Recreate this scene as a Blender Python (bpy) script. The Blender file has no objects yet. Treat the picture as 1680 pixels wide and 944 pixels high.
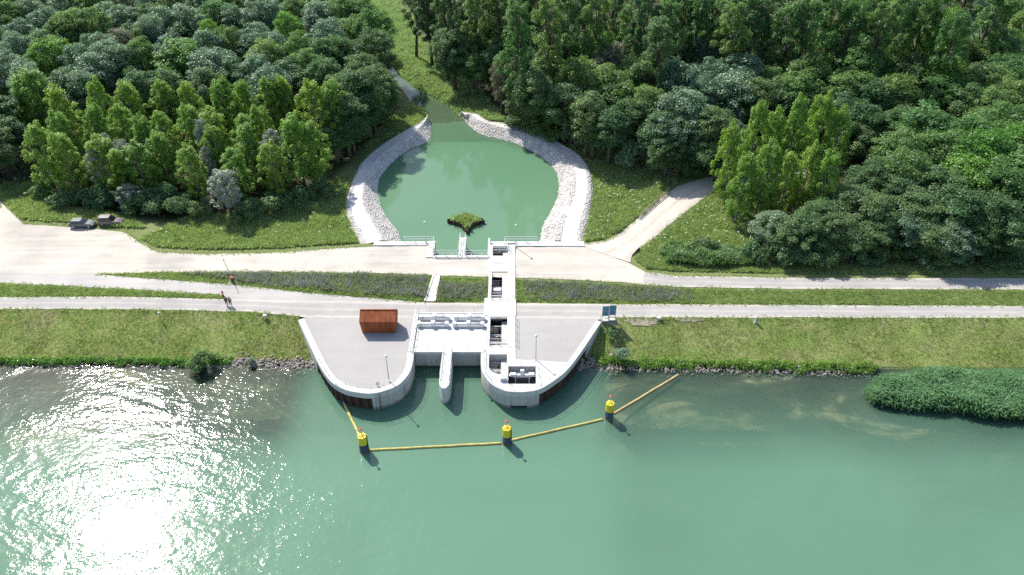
import bpy, bmesh, math, random
import numpy as np
from mathutils import Vector, Matrix

random.seed(7)
RNG = np.random.default_rng(7)
SC = bpy.context.scene
COL = SC.collection

# ------------------------------------------------------------------ camera
FPX, PITCH, CH = 1307.0, math.radians(36.0), 82.0
cam_data = bpy.data.cameras.new("camera")
cam = bpy.data.objects.new("camera", cam_data)
COL.objects.link(cam)
cam.location = (0, 0, CH)
cam.rotation_euler = (math.pi / 2 - PITCH, 0, 0)
cam_data.sensor_width = 36.0
cam_data.lens = 36.0 * FPX / 1680.0
cam_data.clip_start = 1.0
cam_data.clip_end = 3000.0
SC.camera = cam

# ------------------------------------------------------------------ sky, sun, exposure
SUN_DIR = Vector((-640, 835, 1090)).normalized()          # towards the sun
world = bpy.data.worlds.new("World")
SC.world = world
world.use_nodes = True
wn = world.node_tree
wn.nodes.clear()
sky = wn.nodes.new("ShaderNodeTexSky")
sky.sky_type = 'NISHITA'
sky.sun_disc = False
sky.sun_elevation = math.asin(SUN_DIR.z)
sky.sun_rotation = math.atan2(SUN_DIR.x, SUN_DIR.y) % (2 * math.pi)
sky.air_density = 1.0
sky.dust_density = 1.2
bg = wn.nodes.new("ShaderNodeBackground")
bg.inputs[1].default_value = 0.15
wo = wn.nodes.new("ShaderNodeOutputWorld")
wn.links.new(sky.outputs[0], bg.inputs[0])
wn.links.new(bg.outputs[0], wo.inputs[0])

sun_data = bpy.data.lights.new("sun", 'SUN')
sun_data.energy = 5.0
sun_data.angle = math.radians(0.53)
sun_data.color = (1.0, 0.955, 0.88)
sun = bpy.data.objects.new("sun", sun_data)
COL.objects.link(sun)
sun.rotation_euler = SUN_DIR.to_track_quat('Z', 'Y').to_euler()
sun.location = SUN_DIR * 300

SC.view_settings.view_transform = 'Standard'
SC.view_settings.look = 'None'
SC.view_settings.gamma = 1.0
SC.view_settings.exposure = 0.75
SC.cycles.max_bounces = 8
SC.cycles.diffuse_bounces = 4
SC.cycles.glossy_bounces = 2
SC.cycles.transmission_bounces = 4
SC.cycles.transparent_max_bounces = 6
SC.cycles.use_denoising = False
SC.cycles.use_adaptive_sampling = False
SC.cycles.caustics_reflective = False
SC.cycles.caustics_refractive = False

# ------------------------------------------------------------------ helpers
_c, _s = math.cos(PITCH), math.sin(PITCH)


def P(px, py, z):
    """ground point at height z seen at a photograph position"""
    u, v = px - 840.0, py - 472.0
    d = (u, FPX * _c - v * _s, -FPX * _s - v * _c)
    t = (z - CH) / d[2]
    return Vector((d[0] * t, d[1] * t, z))


def PP(pts, z):
    return [P(a, b, z) for a, b in pts]


def tag(o, label=None, cat=None, group=None, kind=None):
    if label: o["label"] = label
    if cat: o["category"] = cat
    if group: o["group"] = group
    if kind: o["kind"] = kind
    return o


def empty(name, loc=(0, 0, 0), rz=0.0):
    o = bpy.data.objects.new(name, None)
    o.location = loc
    o.rotation_euler = (0, 0, rz)
    o.empty_display_size = 0.2
    COL.objects.link(o)
    return o


def link(name, me, mat=None, parent=None, loc=None):
    o = bpy.data.objects.new(name, me)
    COL.objects.link(o)
    if mat is not None and not me.materials:
        me.materials.append(mat)
    if parent is not None:
        o.parent = parent
    if loc is not None:
        o.location = loc
    return o


def copy_tree(o, parent=None):
    c = o.copy()
    COL.objects.link(c)
    c.parent = parent
    for ch in list(o.children):
        copy_tree(ch, c)
    return c


def fast_mesh(name, verts, tris=None, quads=None, attrs=None, smooth=False):
    """numpy arrays to a mesh; attrs = {name: per-face float array}"""
    me = bpy.data.meshes.new(name)
    verts = np.asarray(verts, dtype=np.float32)
    me.vertices.add(len(verts))
    me.vertices.foreach_set("co", verts.ravel())
    k = 3 if tris is not None else 4
    f = np.asarray(tris if tris is not None else quads, dtype=np.int32)
    me.loops.add(f.size)
    me.loops.foreach_set("vertex_index", f.ravel())
    me.polygons.add(len(f))
    me.polygons.foreach_set("loop_start", np.arange(0, f.size, k, dtype=np.int32))
    me.polygons.foreach_set("loop_total", np.full(len(f), k, dtype=np.int32))
    if smooth:
        me.polygons.foreach_set("use_smooth", np.ones(len(f), dtype=bool))
    me.update(calc_edges=True)
    for an, arr in (attrs or {}).items():
        dom = 'FACE' if len(arr) == len(f) else 'POINT'
        a = me.attributes.new(an, 'FLOAT', dom)
        a.data.foreach_set("value", np.asarray(arr, dtype=np.float32))
    return me


class MB:
    """collects simple shapes for one mesh"""
    def __init__(self):
        self.v, self.f = [], []

    def add(self, verts, faces):
        o = len(self.v)
        self.v += [tuple(p) for p in verts]
        self.f += [tuple(i + o for i in q) for q in faces]
        return self

    def box(self, x0, x1, y0, y1, z0, z1):
        return self.add([(x0, y0, z0), (x1, y0, z0), (x1, y1, z0), (x0, y1, z0),
                         (x0, y0, z1), (x1, y0, z1), (x1, y1, z1), (x0, y1, z1)],
                        [(3, 2, 1, 0), (4, 5, 6, 7), (0, 1, 5, 4), (1, 2, 6, 5), (2, 3, 7, 6), (3, 0, 4, 7)])

    def hexa(self, b, t):
        return self.add(list(b) + list(t), [(3, 2, 1, 0), (4, 5, 6, 7), (0, 1, 5, 4), (1, 2, 6, 5), (2, 3, 7, 6), (3, 0, 4, 7)])

    def prism(self, poly, z0, z1):
        n = len(poly)
        vs = [(p[0], p[1], z0) for p in poly] + [(p[0], p[1], z1) for p in poly]
        fs = [tuple(range(n - 1, -1, -1)), tuple(range(n, 2 * n))]
        fs += [(i, (i + 1) % n, (i + 1) % n + n, i + n) for i in range(n)]
        return self.add(vs, fs)

    def tube(self, path, radii, n=8, cap=True):
        path = [Vector(p) for p in path]
        if not hasattr(radii, '__len__'):
            radii = [radii] * len(path)
        rings = []
        for i, p in enumerate(path):
            d = (path[min(i + 1, len(path) - 1)] - path[max(i - 1, 0)]).normalized()
            a = Vector((0, 0, 1)) if abs(d.z) < 0.9 else Vector((1, 0, 0))
            e1 = d.cross(a).normalized()
            e2 = d.cross(e1)
            rings.append([p + (e1 * math.cos(2 * math.pi * k / n) + e2 * math.sin(2 * math.pi * k / n)) * radii[i] for k in range(n)])
        vs = [q for r in rings for q in r]
        fs = []
        for i in range(len(path) - 1):
            for k in range(n):
                fs.append((i * n + k, i * n + (k + 1) % n, (i + 1) * n + (k + 1) % n, (i + 1) * n + k))
        if cap:
            fs.append(tuple(range(n - 1, -1, -1)))
            fs.append(tuple(range((len(path) - 1) * n, len(path) * n)))
        return self.add(vs, fs)

    def lathe(self, prof, center=(0, 0, 0), n=20):
        cx, cy, cz = center
        vs, fs = [], []
        for r, z in prof:
            for k in range(n):
                a = 2 * math.pi * k / n
                vs.append((cx + r * math.cos(a), cy + r * math.sin(a), cz + z))
        for i in range(len(prof) - 1):
            for k in range(n):
                fs.append((i * n + k, i * n + (k + 1) % n, (i + 1) * n + (k + 1) % n, (i + 1) * n + k))
        fs.append(tuple(range(n - 1, -1, -1)))
        fs.append(tuple(range((len(prof) - 1) * n, len(prof) * n)))
        return self.add(vs, fs)

    def mesh(self, name, smooth=False, bevel=0.0):
        me = bpy.data.meshes.new(name)
        me.from_pydata(self.v, [], self.f)
        bm = bmesh.new()
        bm.from_mesh(me)
        bmesh.ops.recalc_face_normals(bm, faces=bm.faces)
        if bevel > 0:
            bmesh.ops.remove_doubles(bm, verts=bm.verts, dist=1e-5)
            es = [e for e in bm.edges if e.is_manifold and e.calc_face_angle(0) > 0.6]
            bmesh.ops.bevel(bm, geom=es, offset=bevel, segments=2, affect='EDGES', clamp_overlap=True)
        bm.to_mesh(me)
        bm.free()
        if smooth:
            for p in me.polygons:
                p.use_smooth = True
        return me

    def build(self, name, mat, parent=None, smooth=False, bevel=0.0):
        return link(name, self.mesh(name, smooth, bevel), mat, parent)


def catmull(pts, n=6):
    pts = [Vector(p) for p in pts]
    out = []
    for i in range(len(pts) - 1):
        p0, p1, p2, p3 = pts[max(i - 1, 0)], pts[i], pts[i + 1], pts[min(i + 2, len(pts) - 1)]
        for k in range(n):
            t = k / n
            out.append(0.5 * ((2 * p1) + (p2 - p0) * t + (2 * p0 - 5 * p1 + 4 * p2 - p3) * t * t + (3 * p1 - p0 - 3 * p2 + p3) * t ** 3))
    out.append(pts[-1])
    return out


def resample(pts, n):
    pts = np.array([tuple(p) for p in pts], dtype=float)
    seg = np.linalg.norm(np.diff(pts, axis=0), axis=1)
    cs = np.concatenate([[0], np.cumsum(seg)])
    t = np.linspace(0, cs[-1], n)
    return np.stack([np.interp(t, cs, pts[:, k]) for k in range(pts.shape[1])], axis=1)


def inside(poly, x, y):
    """even-odd test, vectorised"""
    poly = np.asarray([(p[0], p[1]) for p in poly], dtype=float)
    r = np.zeros(np.shape(x), dtype=bool)
    n = len(poly)
    for i in range(n):
        x1, y1 = poly[i]
        x2, y2 = poly[(i + 1) % n]
        if y1 == y2:
            continue
        c = (y1 > y) != (y2 > y)
        xi = (x2 - x1) * (y - y1) / (y2 - y1) + x1
        r ^= c & (x < xi)
    return r


def dist_poly(poly, x, y, closed=True):
    poly = np.asarray([(p[0], p[1]) for p in poly], dtype=float)
    best = np.full(np.shape(x), 1e9)
    n = len(poly)
    for i in range(n if closed else n - 1):
        a, b = poly[i], poly[(i + 1) % n]
        ab = b - a
        L = max(ab @ ab, 1e-9)
        t = np.clip(((x - a[0]) * ab[0] + (y - a[1]) * ab[1]) / L, 0, 1)
        d = np.hypot(x - a[0] - t * ab[0], y - a[1] - t * ab[1])
        best = np.minimum(best, d)
    return best


def sstep(a, b, x):
    t = np.clip((x - a) / (b - a), 0, 1)
    return t * t * (3 - 2 * t)


def vnoise(x, y, sc, seed=0):
    """cheap smooth value noise in numpy, 0..1"""
    x = np.asarray(x, dtype=float) * sc
    y = np.asarray(y, dtype=float) * sc
    xi, yi = np.floor(x).astype(np.int64), np.floor(y).astype(np.int64)
    fx, fy = x - xi, y - yi
    fx, fy = fx * fx * (3 - 2 * fx), fy * fy * (3 - 2 * fy)

    def h(a, b):
        n = (a * 374761393 + b * 668265263 + seed * 1442695041) & 0x7fffffff
        n = ((n ^ (n >> 13)) * 1274126177) & 0x7fffffff
        return ((n ^ (n >> 16)) & 0xffff) / 65535.0
    return (h(xi, yi) * (1 - fx) + h(xi + 1, yi) * fx) * (1 - fy) + (h(xi, yi + 1) * (1 - fx) + h(xi + 1, yi + 1) * fx) * fy


# ------------------------------------------------------------------ materials
class NT:
    def __init__(self, name):
        self.m = bpy.data.materials.new(name)
        self.m.use_nodes = True
        self.t = self.m.node_tree
        self.t.nodes.clear()
        self.out = self.n("ShaderNodeOutputMaterial")

    def n(self, typ, **kw):
        nd = self.t.nodes.new(typ)
        for k, v in kw.items():
            setattr(nd, k, v)
        return nd

    def l(self, a, b):
        self.t.links.new(a, b)

    def pos(self, scale=(1, 1, 1)):
        g = self.n("ShaderNodeNewGeometry")
        mp = self.n("ShaderNodeMapping")
        mp.inputs['Scale'].default_value = scale
        self.l(g.outputs['Position'], mp.inputs['Vector'])
        return mp.outputs[0]

    def noise(self, vec, scale, detail=4, rough=0.55, dist=0.0):
        nz = self.n("ShaderNodeTexNoise")
        nz.inputs['Scale'].default_value = scale
        nz.inputs['Detail'].default_value = detail
        nz.inputs['Roughness'].default_value = rough
        nz.inputs['Distortion'].default_value = dist
        self.l(vec, nz.inputs['Vector'])
        return nz.outputs['Fac']

    def ramp(self, fac, stops):
        r = self.n("ShaderNodeValToRGB")
        e = r.color_ramp.elements
        while len(e) < len(stops):
            e.new(0.5)
        for i, (p, c) in enumerate(stops):
            e[i].position = p
            e[i].color = c if len(c) == 4 else (*c, 1)
        self.l(fac, r.inputs[0])
        return r.outputs[0]

    def mix(self, fac, a, b, blend='MIX'):
        mx = self.n("ShaderNodeMix", data_type='RGBA', blend_type=blend)
        for val, sock in ((fac, mx.inputs[0]), (a, mx.inputs[6]), (b, mx.inputs[7])):
            if hasattr(val, 'node'):
                self.l(val, sock)
            elif isinstance(val, (int, float)):
                sock.default_value = val
            else:
                sock.default_value = (*val, 1) if len(val) == 3 else val
        return mx.outputs[2]

    def math(self, op, a, b=None, clamp=False):
        m = self.n("ShaderNodeMath", operation=op)
        m.use_clamp = clamp
        for val, sock in ((a, m.inputs[0]), (b, m.inputs[1])):
            if val is None:
                continue
            if hasattr(val, 'node'):
                self.l(val, sock)
            else:
                sock.default_value = val
        return m.outputs[0]

    def attr(self, name):
        a = self.n("ShaderNodeAttribute")
        a.attribute_name = name
        return a.outputs['Fac']

    def bump(self, height, strength=0.5, dist=0.05, normal=None):
        b = self.n("ShaderNodeBump")
        b.inputs['Strength'].default_value = strength
        b.inputs['Distance'].default_value = dist
        self.l(height, b.inputs['Height'])
        if normal is not None:
            self.l(normal, b.inputs['Normal'])
        return b.outputs[0]

    def principled(self, color, rough=0.8, metal=0.0, spec=0.3, normal=None):
        p = self.n("ShaderNodeBsdfPrincipled")
        if hasattr(color, 'node'):
            self.l(color, p.inputs['Base Color'])
        else:
            p.inputs['Base Color'].default_value = (*color, 1)
        if hasattr(rough, 'node'):
            self.l(rough, p.inputs['Roughness'])
        else:
            p.inputs['Roughness'].default_value = rough
        p.inputs['Metallic'].default_value = metal
        p.inputs['Specular IOR Level'].default_value = spec
        if normal is not None:
            self.l(normal, p.inputs['Normal'])
        self.l(p.outputs[0], self.out.inputs[0])
        return self.m


def simple_mat(name, c, c2=None, scale=3.0, rough=0.6, metal=0.0, spec=0.35, bump=0.0, bscale=20.0):
    t = NT(name)
    v = t.pos()
    c2 = c2 or tuple(0.8 * k for k in c)
    col = t.ramp(t.noise(v, scale, 5), [(0.3, c2), (0.7, c)])
    nrm = t.bump(t.noise(v, bscale, 4), bump, 0.03) if bump else None
    return t.principled(col, rough, metal, spec, nrm)


def concrete_mat(name, c=(0.50, 0.48, 0.44), streak=0.5):
    t = NT(name)
    v = t.pos()
    base = t.ramp(t.noise(v, 0.5, 6), [(0.3, tuple(0.82 * k for k in c)), (0.7, c)])
    st = t.noise(t.pos((1.6, 1.6, 0.10)), 1.3, 5, 0.65)
    base = t.mix(t.ramp(st, [(0.48, (0, 0, 0)), (0.75, (streak, streak, streak))]), base, (0.20, 0.21, 0.20))
    # water line staining close to the canal level, a band of algae with a ragged edge
    g = t.n("ShaderNodeNewGeometry")
    sp = t.n("ShaderNodeSeparateXYZ")
    t.l(g.outputs['Position'], sp.inputs[0])
    hz = t.math('ADD', sp.outputs[2], t.math('MULTIPLY', t.noise(v, 1.2, 4), -0.7))
    base = t.mix(t.ramp(hz, [(0.0, (0.75, 0.75, 0.75)), (0.22, (0, 0, 0))]), base, (0.12, 0.125, 0.10))
    fine = t.noise(v, 9.0, 4)
    base = t.mix(0.16, base, t.ramp(fine, [(0.35, (0.1, 0.1, 0.1)), (0.65, (1, 1, 1))]), 'MULTIPLY')
    return t.principled(base, 0.85, 0, 0.25, t.bump(fine, 0.25, 0.02))


def gravel_mat(name, c1, c2, c3, track=None, along=(0.08, 1.0, 1.0)):
    t = NT(name)
    v = t.pos()
    big = t.noise(v, 0.10, 5, 0.6, 0.4)
    col = t.ramp(big, [(0.32, c1), (0.52, c2), (0.72, c3)])
    streak = t.noise(t.pos(along), 0.9, 5, 0.6)
    col = t.mix(t.ramp(streak, [(0.42, (0, 0, 0)), (0.68, (0.5, 0.5, 0.5))]), col, track or c3)
    fine = t.noise(v, 6.0, 5, 0.7)
    col = t.mix(0.30, col, t.ramp(fine, [(0.35, (0.35, 0.35, 0.35)), (0.6, (1, 1, 1))]), 'MULTIPLY')
    return t.principled(col, 0.95, 0, 0.2, t.bump(fine, 0.5, 0.05))


def leaf_mat(name, dark, light, transl=0.30, hue_var=0.25, gloss=0.10, rough=0.42, tcol=None, patch=False):
    t = NT(name)
    r = t.attr("rnd")
    col = t.mix(r, dark, light)
    oi = t.n("ShaderNodeObjectInfo")
    hs = t.n("ShaderNodeHueSaturation")
    t.l(t.math('ADD', t.math('MULTIPLY', oi.outputs['Random'], 0.05 * hue_var * 2), 0.5 - 0.05 * hue_var), hs.inputs['Hue'])
    t.l(t.math('ADD', t.math('MULTIPLY', oi.outputs['Random'], -0.30 * hue_var * 2), 1.0 + 0.3 * hue_var), hs.inputs['Value'])
    t.l(col, hs.inputs['Color'])
    col = hs.outputs[0]
    if patch:
        nz = t.noise(t.pos(), 0.30, 6, 0.65)
        col = t.mix(t.ramp(nz, [(0.42, (0, 0, 0)), (0.58, (0.9, 0.9, 0.9))]), col, patch)
        nz2 = t.noise(t.pos(), 0.9, 4, 0.6)
        col = t.mix(0.6, col, t.ramp(nz2, [(0.35, (0.55, 0.6, 0.5)), (0.65, (1.25, 1.2, 1.15))]), 'MULTIPLY')
    df = t.n("ShaderNodeBsdfDiffuse")
    t.l(col, df.inputs[0])
    tr = t.n("ShaderNodeBsdfTranslucent")
    tc = t.mix(1.0, col, tcol or (1.5, 1.55, 0.75), 'MULTIPLY')
    t.l(tc, tr.inputs[0])
    m1 = t.n("ShaderNodeMixShader")
    m1.inputs[0].default_value = transl
    t.l(df.outputs[0], m1.inputs[1])
    t.l(tr.outputs[0], m1.inputs[2])
    gl = t.n("ShaderNodeBsdfGlossy")
    gl.inputs['Roughness'].default_value = rough
    gl.inputs['Color'].default_value = (0.8, 0.9, 0.85, 1)
    m2 = t.n("ShaderNodeMixShader")
    m2.inputs[0].default_value = gloss
    t.l(m1.outputs[0], m2.inputs[1])
    t.l(gl.outputs[0], m2.inputs[2])
    t.l(m2.outputs[0], t.out.inputs[0])
    return t.m


def water_mat(name, c1, c2, dist, scale, stretch=(1, 1, 1), rough=0.05, dens=1.6, calm=0.0):
    t = NT(name)
    v = t.pos()
    col = t.ramp(t.noise(v, 0.035, 4, 0.5, 0.6), [(0.3, c1), (0.7, c2)])
    vs = t.pos(stretch)
    h1 = t.noise(vs, scale, 3, 0.55, 0.5)
    h2 = t.noise(vs, scale * 3.3, 3, 0.6, 0.3)
    h3 = t.noise(vs, scale * 0.27, 2, 0.5)
    h = t.math('ADD', t.math('MULTIPLY', h1, 0.6), t.math('MULTIPLY', h2, 0.30))
    h = t.math('ADD', h, t.math('MULTIPLY', h3, 0.22))
    gust = t.ramp(t.noise(t.pos((0.6, 1.0, 1.0)), 0.09, 3, 0.55, 0.8), [(0.35, (calm, calm, calm)), (0.65, (1, 1, 1))])
    h = t.math('MULTIPLY', h, gust)
    nrm = t.bump(h, 1.0, dist)
    df = t.n("ShaderNodeBsdfDiffuse")
    t.l(col, df.inputs[0])
    tp = t.n("ShaderNodeBsdfTransparent")
    tp.inputs[0].default_value = (0.84, 0.90, 0.80, 1)
    dep = t.attr("depth")
    alpha = t.math('SUBTRACT', 1.0, t.math('POWER', 2.718, t.math('MULTIPLY', dep, -dens)), True)
    m1 = t.n("ShaderNodeMixShader")
    t.l(alpha, m1.inputs[0])
    t.l(tp.outputs[0], m1.inputs[1])
    t.l(df.outputs[0], m1.inputs[2])
    gl = t.n("ShaderNodeBsdfGlossy")
    gl.inputs['Roughness'].default_value = rough
    t.l(nrm, gl.inputs['Normal'])
    fr = t.n("ShaderNodeFresnel")
    fr.inputs[0].default_value = 1.33
    t.l(nrm, fr.inputs['Normal'])
    m2 = t.n("ShaderNodeMixShader")
    t.l(fr.outputs[0], m2.inputs[0])
    t.l(m1.outputs[0], m2.inputs[1])
    t.l(gl.outputs[0], m2.inputs[2])
    t.l(m2.outputs[0], t.out.inputs[0])
    return t.m


def bark_mat(name, c):
    t = NT(name)
    nz = t.noise(t.pos((3, 3, 0.5)), 3.0, 5)
    return t.principled(t.ramp(nz, [(0.3, tuple(0.5 * k for k in c)), (0.7, c)]), 0.95, 0, 0.1, t.bump(nz, 0.6, 0.05))


def rust_mat(name, a, b, c):
    t = NT(name)
    nz = t.noise(t.pos((1.2, 1.2, 0.18)), 1.1, 6, 0.65)
    col = t.ramp(nz, [(0.30, a), (0.52, b), (0.74, c)])
    f = t.noise(t.pos(), 8.0, 5)
    col = t.mix(0.35, col, t.ramp(f, [(0.35, (0.4, 0.4, 0.4)), (0.65, (1, 1, 1))]), 'MULTIPLY')
    return t.principled(col, 0.8, 0, 0.25, t.bump(f, 0.3, 0.01))


M = {}
M['concrete'] = concrete_mat("concrete", (0.50, 0.48, 0.44), 0.8)
M['deck'] = concrete_mat("deck_concrete", (0.58, 0.57, 0.54), 0.35)
M['tarmac'] = gravel_mat("platform_grit", (0.30, 0.285, 0.275), (0.33, 0.315, 0.305), (0.37, 0.35, 0.335), (0.36, 0.34, 0.325))
M['road_beige'] = gravel_mat("beige_gravel", (0.33, 0.305, 0.275), (0.42, 0.385, 0.335), (0.52, 0.475, 0.405), (0.54, 0.495, 0.425))
M['road_grey'] = gravel_mat("grey_gravel", (0.31, 0.295, 0.28), (0.37, 0.35, 0.33), (0.45, 0.425, 0.39), (0.47, 0.44, 0.40))


def track_mat(name, edge, track, mid):
    t = NT(name)
    v = t.pos()
    ac = t.math('ADD', t.attr("across"), t.math('MULTIPLY', t.math('SUBTRACT', t.noise(t.pos((0.25, 1, 1)), 0.5, 5, 0.65), 0.5), 0.30))
    col = t.ramp(ac, [(0.04, edge), (0.20, track), (0.40, track), (0.50, mid), (0.60, track), (0.80, track), (0.96, edge)])
    big = t.noise(v, 0.2, 5, 0.65)
    col = t.mix(0.55, col, t.ramp(big, [(0.30, (0.72, 0.71, 0.70)), (0.70, (1.12, 1.11, 1.09))]), 'MULTIPLY')
    fine = t.noise(v, 5.0, 5, 0.7)
    col = t.mix(0.35, col, t.ramp(fine, [(0.35, (0.4, 0.4, 0.4)), (0.6, (1, 1, 1))]), 'MULTIPLY')
    return t.principled(col, 0.95, 0, 0.2, t.bump(fine, 0.5, 0.05))


M['track_grey'] = track_mat("grey_track", (0.46, 0.43, 0.385), (0.335, 0.32, 0.305), (0.40, 0.38, 0.35))
M['track_beige'] = track_mat("beige_track", (0.42, 0.385, 0.335), (0.52, 0.475, 0.41), (0.43, 0.39, 0.33))
M['berm'] = gravel_mat("berm_gravel", (0.44, 0.42, 0.40), (0.52, 0.495, 0.47), (0.58, 0.555, 0.53), None, (0.6, 0.6, 1))
M['rubble'] = gravel_mat("rubble_bed", (0.36, 0.34, 0.32), (0.43, 0.41, 0.385), (0.50, 0.475, 0.45), None, (0.8, 0.8, 1))
M['weed'] = leaf_mat("water_weed", (0.03, 0.02, 0.018), (0.06, 0.04, 0.03), 0.2, 0.0, 0.0)
M['pale_soil'] = gravel_mat("pale_soil", (0.26, 0.22, 0.15), (0.36, 0.31, 0.22), (0.44, 0.39, 0.29), None, (0.7, 0.7, 1))
M['soil'] = simple_mat("soil", (0.10, 0.085, 0.055), (0.05, 0.045, 0.03), 0.6, 0.95, bump=0.4)
M['white_steel'] = simple_mat("white_steel", (0.62, 0.62, 0.61), (0.52, 0.52, 0.52), 2.0, 0.4, 0.0, 0.5)
M['galv'] = simple_mat("galvanised_steel", (0.50, 0.52, 0.53), (0.40, 0.42, 0.43), 6.0, 0.45, 0.3, 0.5)
M['dark_steel'] = simple_mat("dark_steel", (0.07, 0.08, 0.085), (0.045, 0.05, 0.055), 3.0, 0.5, 0.4, 0.5)
M['grating'] = simple_mat("steel_grating", (0.33, 0.335, 0.35), (0.25, 0.255, 0.27), 8.0, 0.6, 0.3, 0.5)
M['corten'] = rust_mat("weathered_rust_steel", (0.17, 0.046, 0.018), (0.285, 0.078, 0.029), (0.38, 0.115, 0.043))
M['pile'] = rust_mat("sheet_pile_rust", (0.035, 0.022, 0.018), (0.065, 0.038, 0.03), (0.10, 0.06, 0.045))
M['yellow'] = simple_mat("yellow_paint", (0.68, 0.56, 0.03), (0.55, 0.44, 0.025), 2.0, 0.45)
M['boom_yellow'] = simple_mat("weathered_yellow_float", (0.52, 0.44, 0.11), (0.30, 0.25, 0.085), 0.8, 0.6)
M['boom_faded'] = simple_mat("faded_float", (0.50, 0.38, 0.16), (0.30, 0.21, 0.10), 1.6, 0.7)
M['navy'] = simple_mat("navy_coating", (0.025, 0.045, 0.075), (0.018, 0.03, 0.05), 2.0, 0.4)
M['red'] = simple_mat("red_paint", (0.55, 0.03, 0.025), (0.42, 0.02, 0.02), 4.0, 0.45)
M['white'] = simple_mat("white_paint", (0.78, 0.78, 0.76), (0.68, 0.68, 0.66), 4.0, 0.45)
M['stone'] = simple_mat("riprap_stone", (0.64, 0.60, 0.56), (0.42, 0.39, 0.36), 1.2, 0.9, bump=0.4, bscale=9)
M['stone_brown'] = simple_mat("bank_stone", (0.30, 0.265, 0.225), (0.13, 0.115, 0.095), 1.3, 0.9, bump=0.4, bscale=9)
M['bark'] = bark_mat("bark", (0.16, 0.13, 0.10))
M['bark_pale'] = bark_mat("pale_bark", (0.30, 0.28, 0.24))
M['wood'] = simple_mat("weathered_wood", (0.36, 0.29, 0.20), (0.20, 0.16, 0.11), 3.0, 0.85)
M['panel_blue'] = simple_mat("blue_panel", (0.13, 0.27, 0.36), (0.10, 0.22, 0.30), 1.0, 0.3, 0.0, 0.5)
M['glass'] = simple_mat("car_glass", (0.012, 0.016, 0.02), None, 1.0, 0.08, 0.0, 0.6)
M['tyre'] = simple_mat("tyre_rubber", (0.018, 0.018, 0.018), None, 5.0, 0.8)
M['rim'] = simple_mat("alloy_rim", (0.55, 0.55, 0.56), None, 5.0, 0.3, 0.8)
M['paint_dark'] = simple_mat("dark_grey_car_paint", (0.10, 0.115, 0.12), (0.09, 0.10, 0.11), 1.0, 0.25, 0.3, 0.6)
M['paint_brown'] = simple_mat("grey_brown_car_paint", (0.15, 0.135, 0.135), (0.13, 0.12, 0.12), 1.0, 0.25, 0.3, 0.6)
M['lamp_glass'] = simple_mat("headlight_glass", (0.7, 0.72, 0.74), None, 5.0, 0.15, 0.0, 0.6)
M['black'] = simple_mat("black_plastic", (0.02, 0.02, 0.02), None, 5.0, 0.6)
M['skin'] = simple_mat("skin", (0.45, 0.28, 0.20), None, 5.0, 0.6)
M['cloth_navy'] = simple_mat("navy_cloth", (0.03, 0.035, 0.055), None, 5.0, 0.9)
M['cloth_grey'] = simple_mat("grey_cloth", (0.20, 0.20, 0.21), None, 5.0, 0.9)
M['cloth_black'] = simple_mat("black_cloth", (0.025, 0.025, 0.028), None, 5.0, 0.9)
M['hair'] = simple_mat("brown_hair", (0.05, 0.03, 0.02), None, 5.0, 0.8)
M['algae'] = simple_mat("algae_steel", (0.16, 0.17, 0.05), (0.07, 0.07, 0.03), 2.0, 0.8)

# foliage
M['lf_poplar'] = leaf_mat("poplar_leaves", (0.112, 0.205, 0.028), (0.250, 0.390, 0.062), 0.50, 0.3, 0.03, 0.5)
M['lf_green'] = leaf_mat("green_leaves", (0.060, 0.130, 0.034), (0.150, 0.260, 0.068), 0.46, 0.5, 0.03, 0.5)
M['lf_bright'] = leaf_mat("bright_green_leaves", (0.075, 0.170, 0.026), (0.165, 0.315, 0.048), 0.48, 0.4, 0.03, 0.5)
M['lf_dark'] = leaf_mat("dark_green_leaves", (0.055, 0.112, 0.040), (0.130, 0.220, 0.080), 0.42, 0.5, 0.03, 0.5)
M['lf_silver'] = leaf_mat("silver_green_leaves", (0.080, 0.145, 0.075), (0.200, 0.305, 0.180), 0.40, 0.5, 0.04, 0.45, (1.2, 1.3, 0.95))  # silvery sheen of the leaves is put into their colour, gloss kept low
M['lf_willow'] = leaf_mat("willow_leaves", (0.149, 0.190, 0.138), (0.345, 0.391, 0.310), 0.28, 0.3, 0.05, 0.45, (1.1, 1.15, 0.95))
M['lf_dull'] = leaf_mat("dull_olive_leaves", (0.090, 0.102, 0.062), (0.198, 0.198, 0.132), 0.32, 0.4, 0.03, 0.5)
M['grass_mown'] = leaf_mat("mown_grass", (0.174, 0.246, 0.052), (0.308, 0.375, 0.112), 0.42, 0.0, 0.02, 0.5, (1.2, 1.3, 0.95), (0.291, 0.280, 0.123))
M['grass_tall'] = leaf_mat("tall_grass", (0.186, 0.269, 0.090), (0.410, 0.499, 0.218), 0.45, 0.0, 0.02, 0.5, (1.2, 1.3, 0.95), (0.301, 0.365, 0.141))
M['umbel'] = leaf_mat("white_umbels", (0.45, 0.47, 0.38), (0.68, 0.70, 0.60), 0.3, 0.0, 0.0, 0.6, (1.0, 1.0, 0.95))
M['grass_pale'] = leaf_mat("pale_creek_grass", (0.198, 0.282, 0.115), (0.422, 0.506, 0.256), 0.45, 0.0, 0.02, 0.5, (1.2, 1.3, 0.95), (0.275, 0.371, 0.166))
M['grass_dark'] = leaf_mat("undergrowth_leaves", (0.032, 0.070, 0.022), (0.085, 0.155, 0.042), 0.34, 0.0, 0.03)
M['flower_strip'] = leaf_mat("flower_strip_leaves", (0.165, 0.205, 0.095), (0.320, 0.345, 0.200), 0.42, 0.0, 0.03, 0.5, (1.2, 1.25, 0.95), (0.265, 0.290, 0.255))
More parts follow.
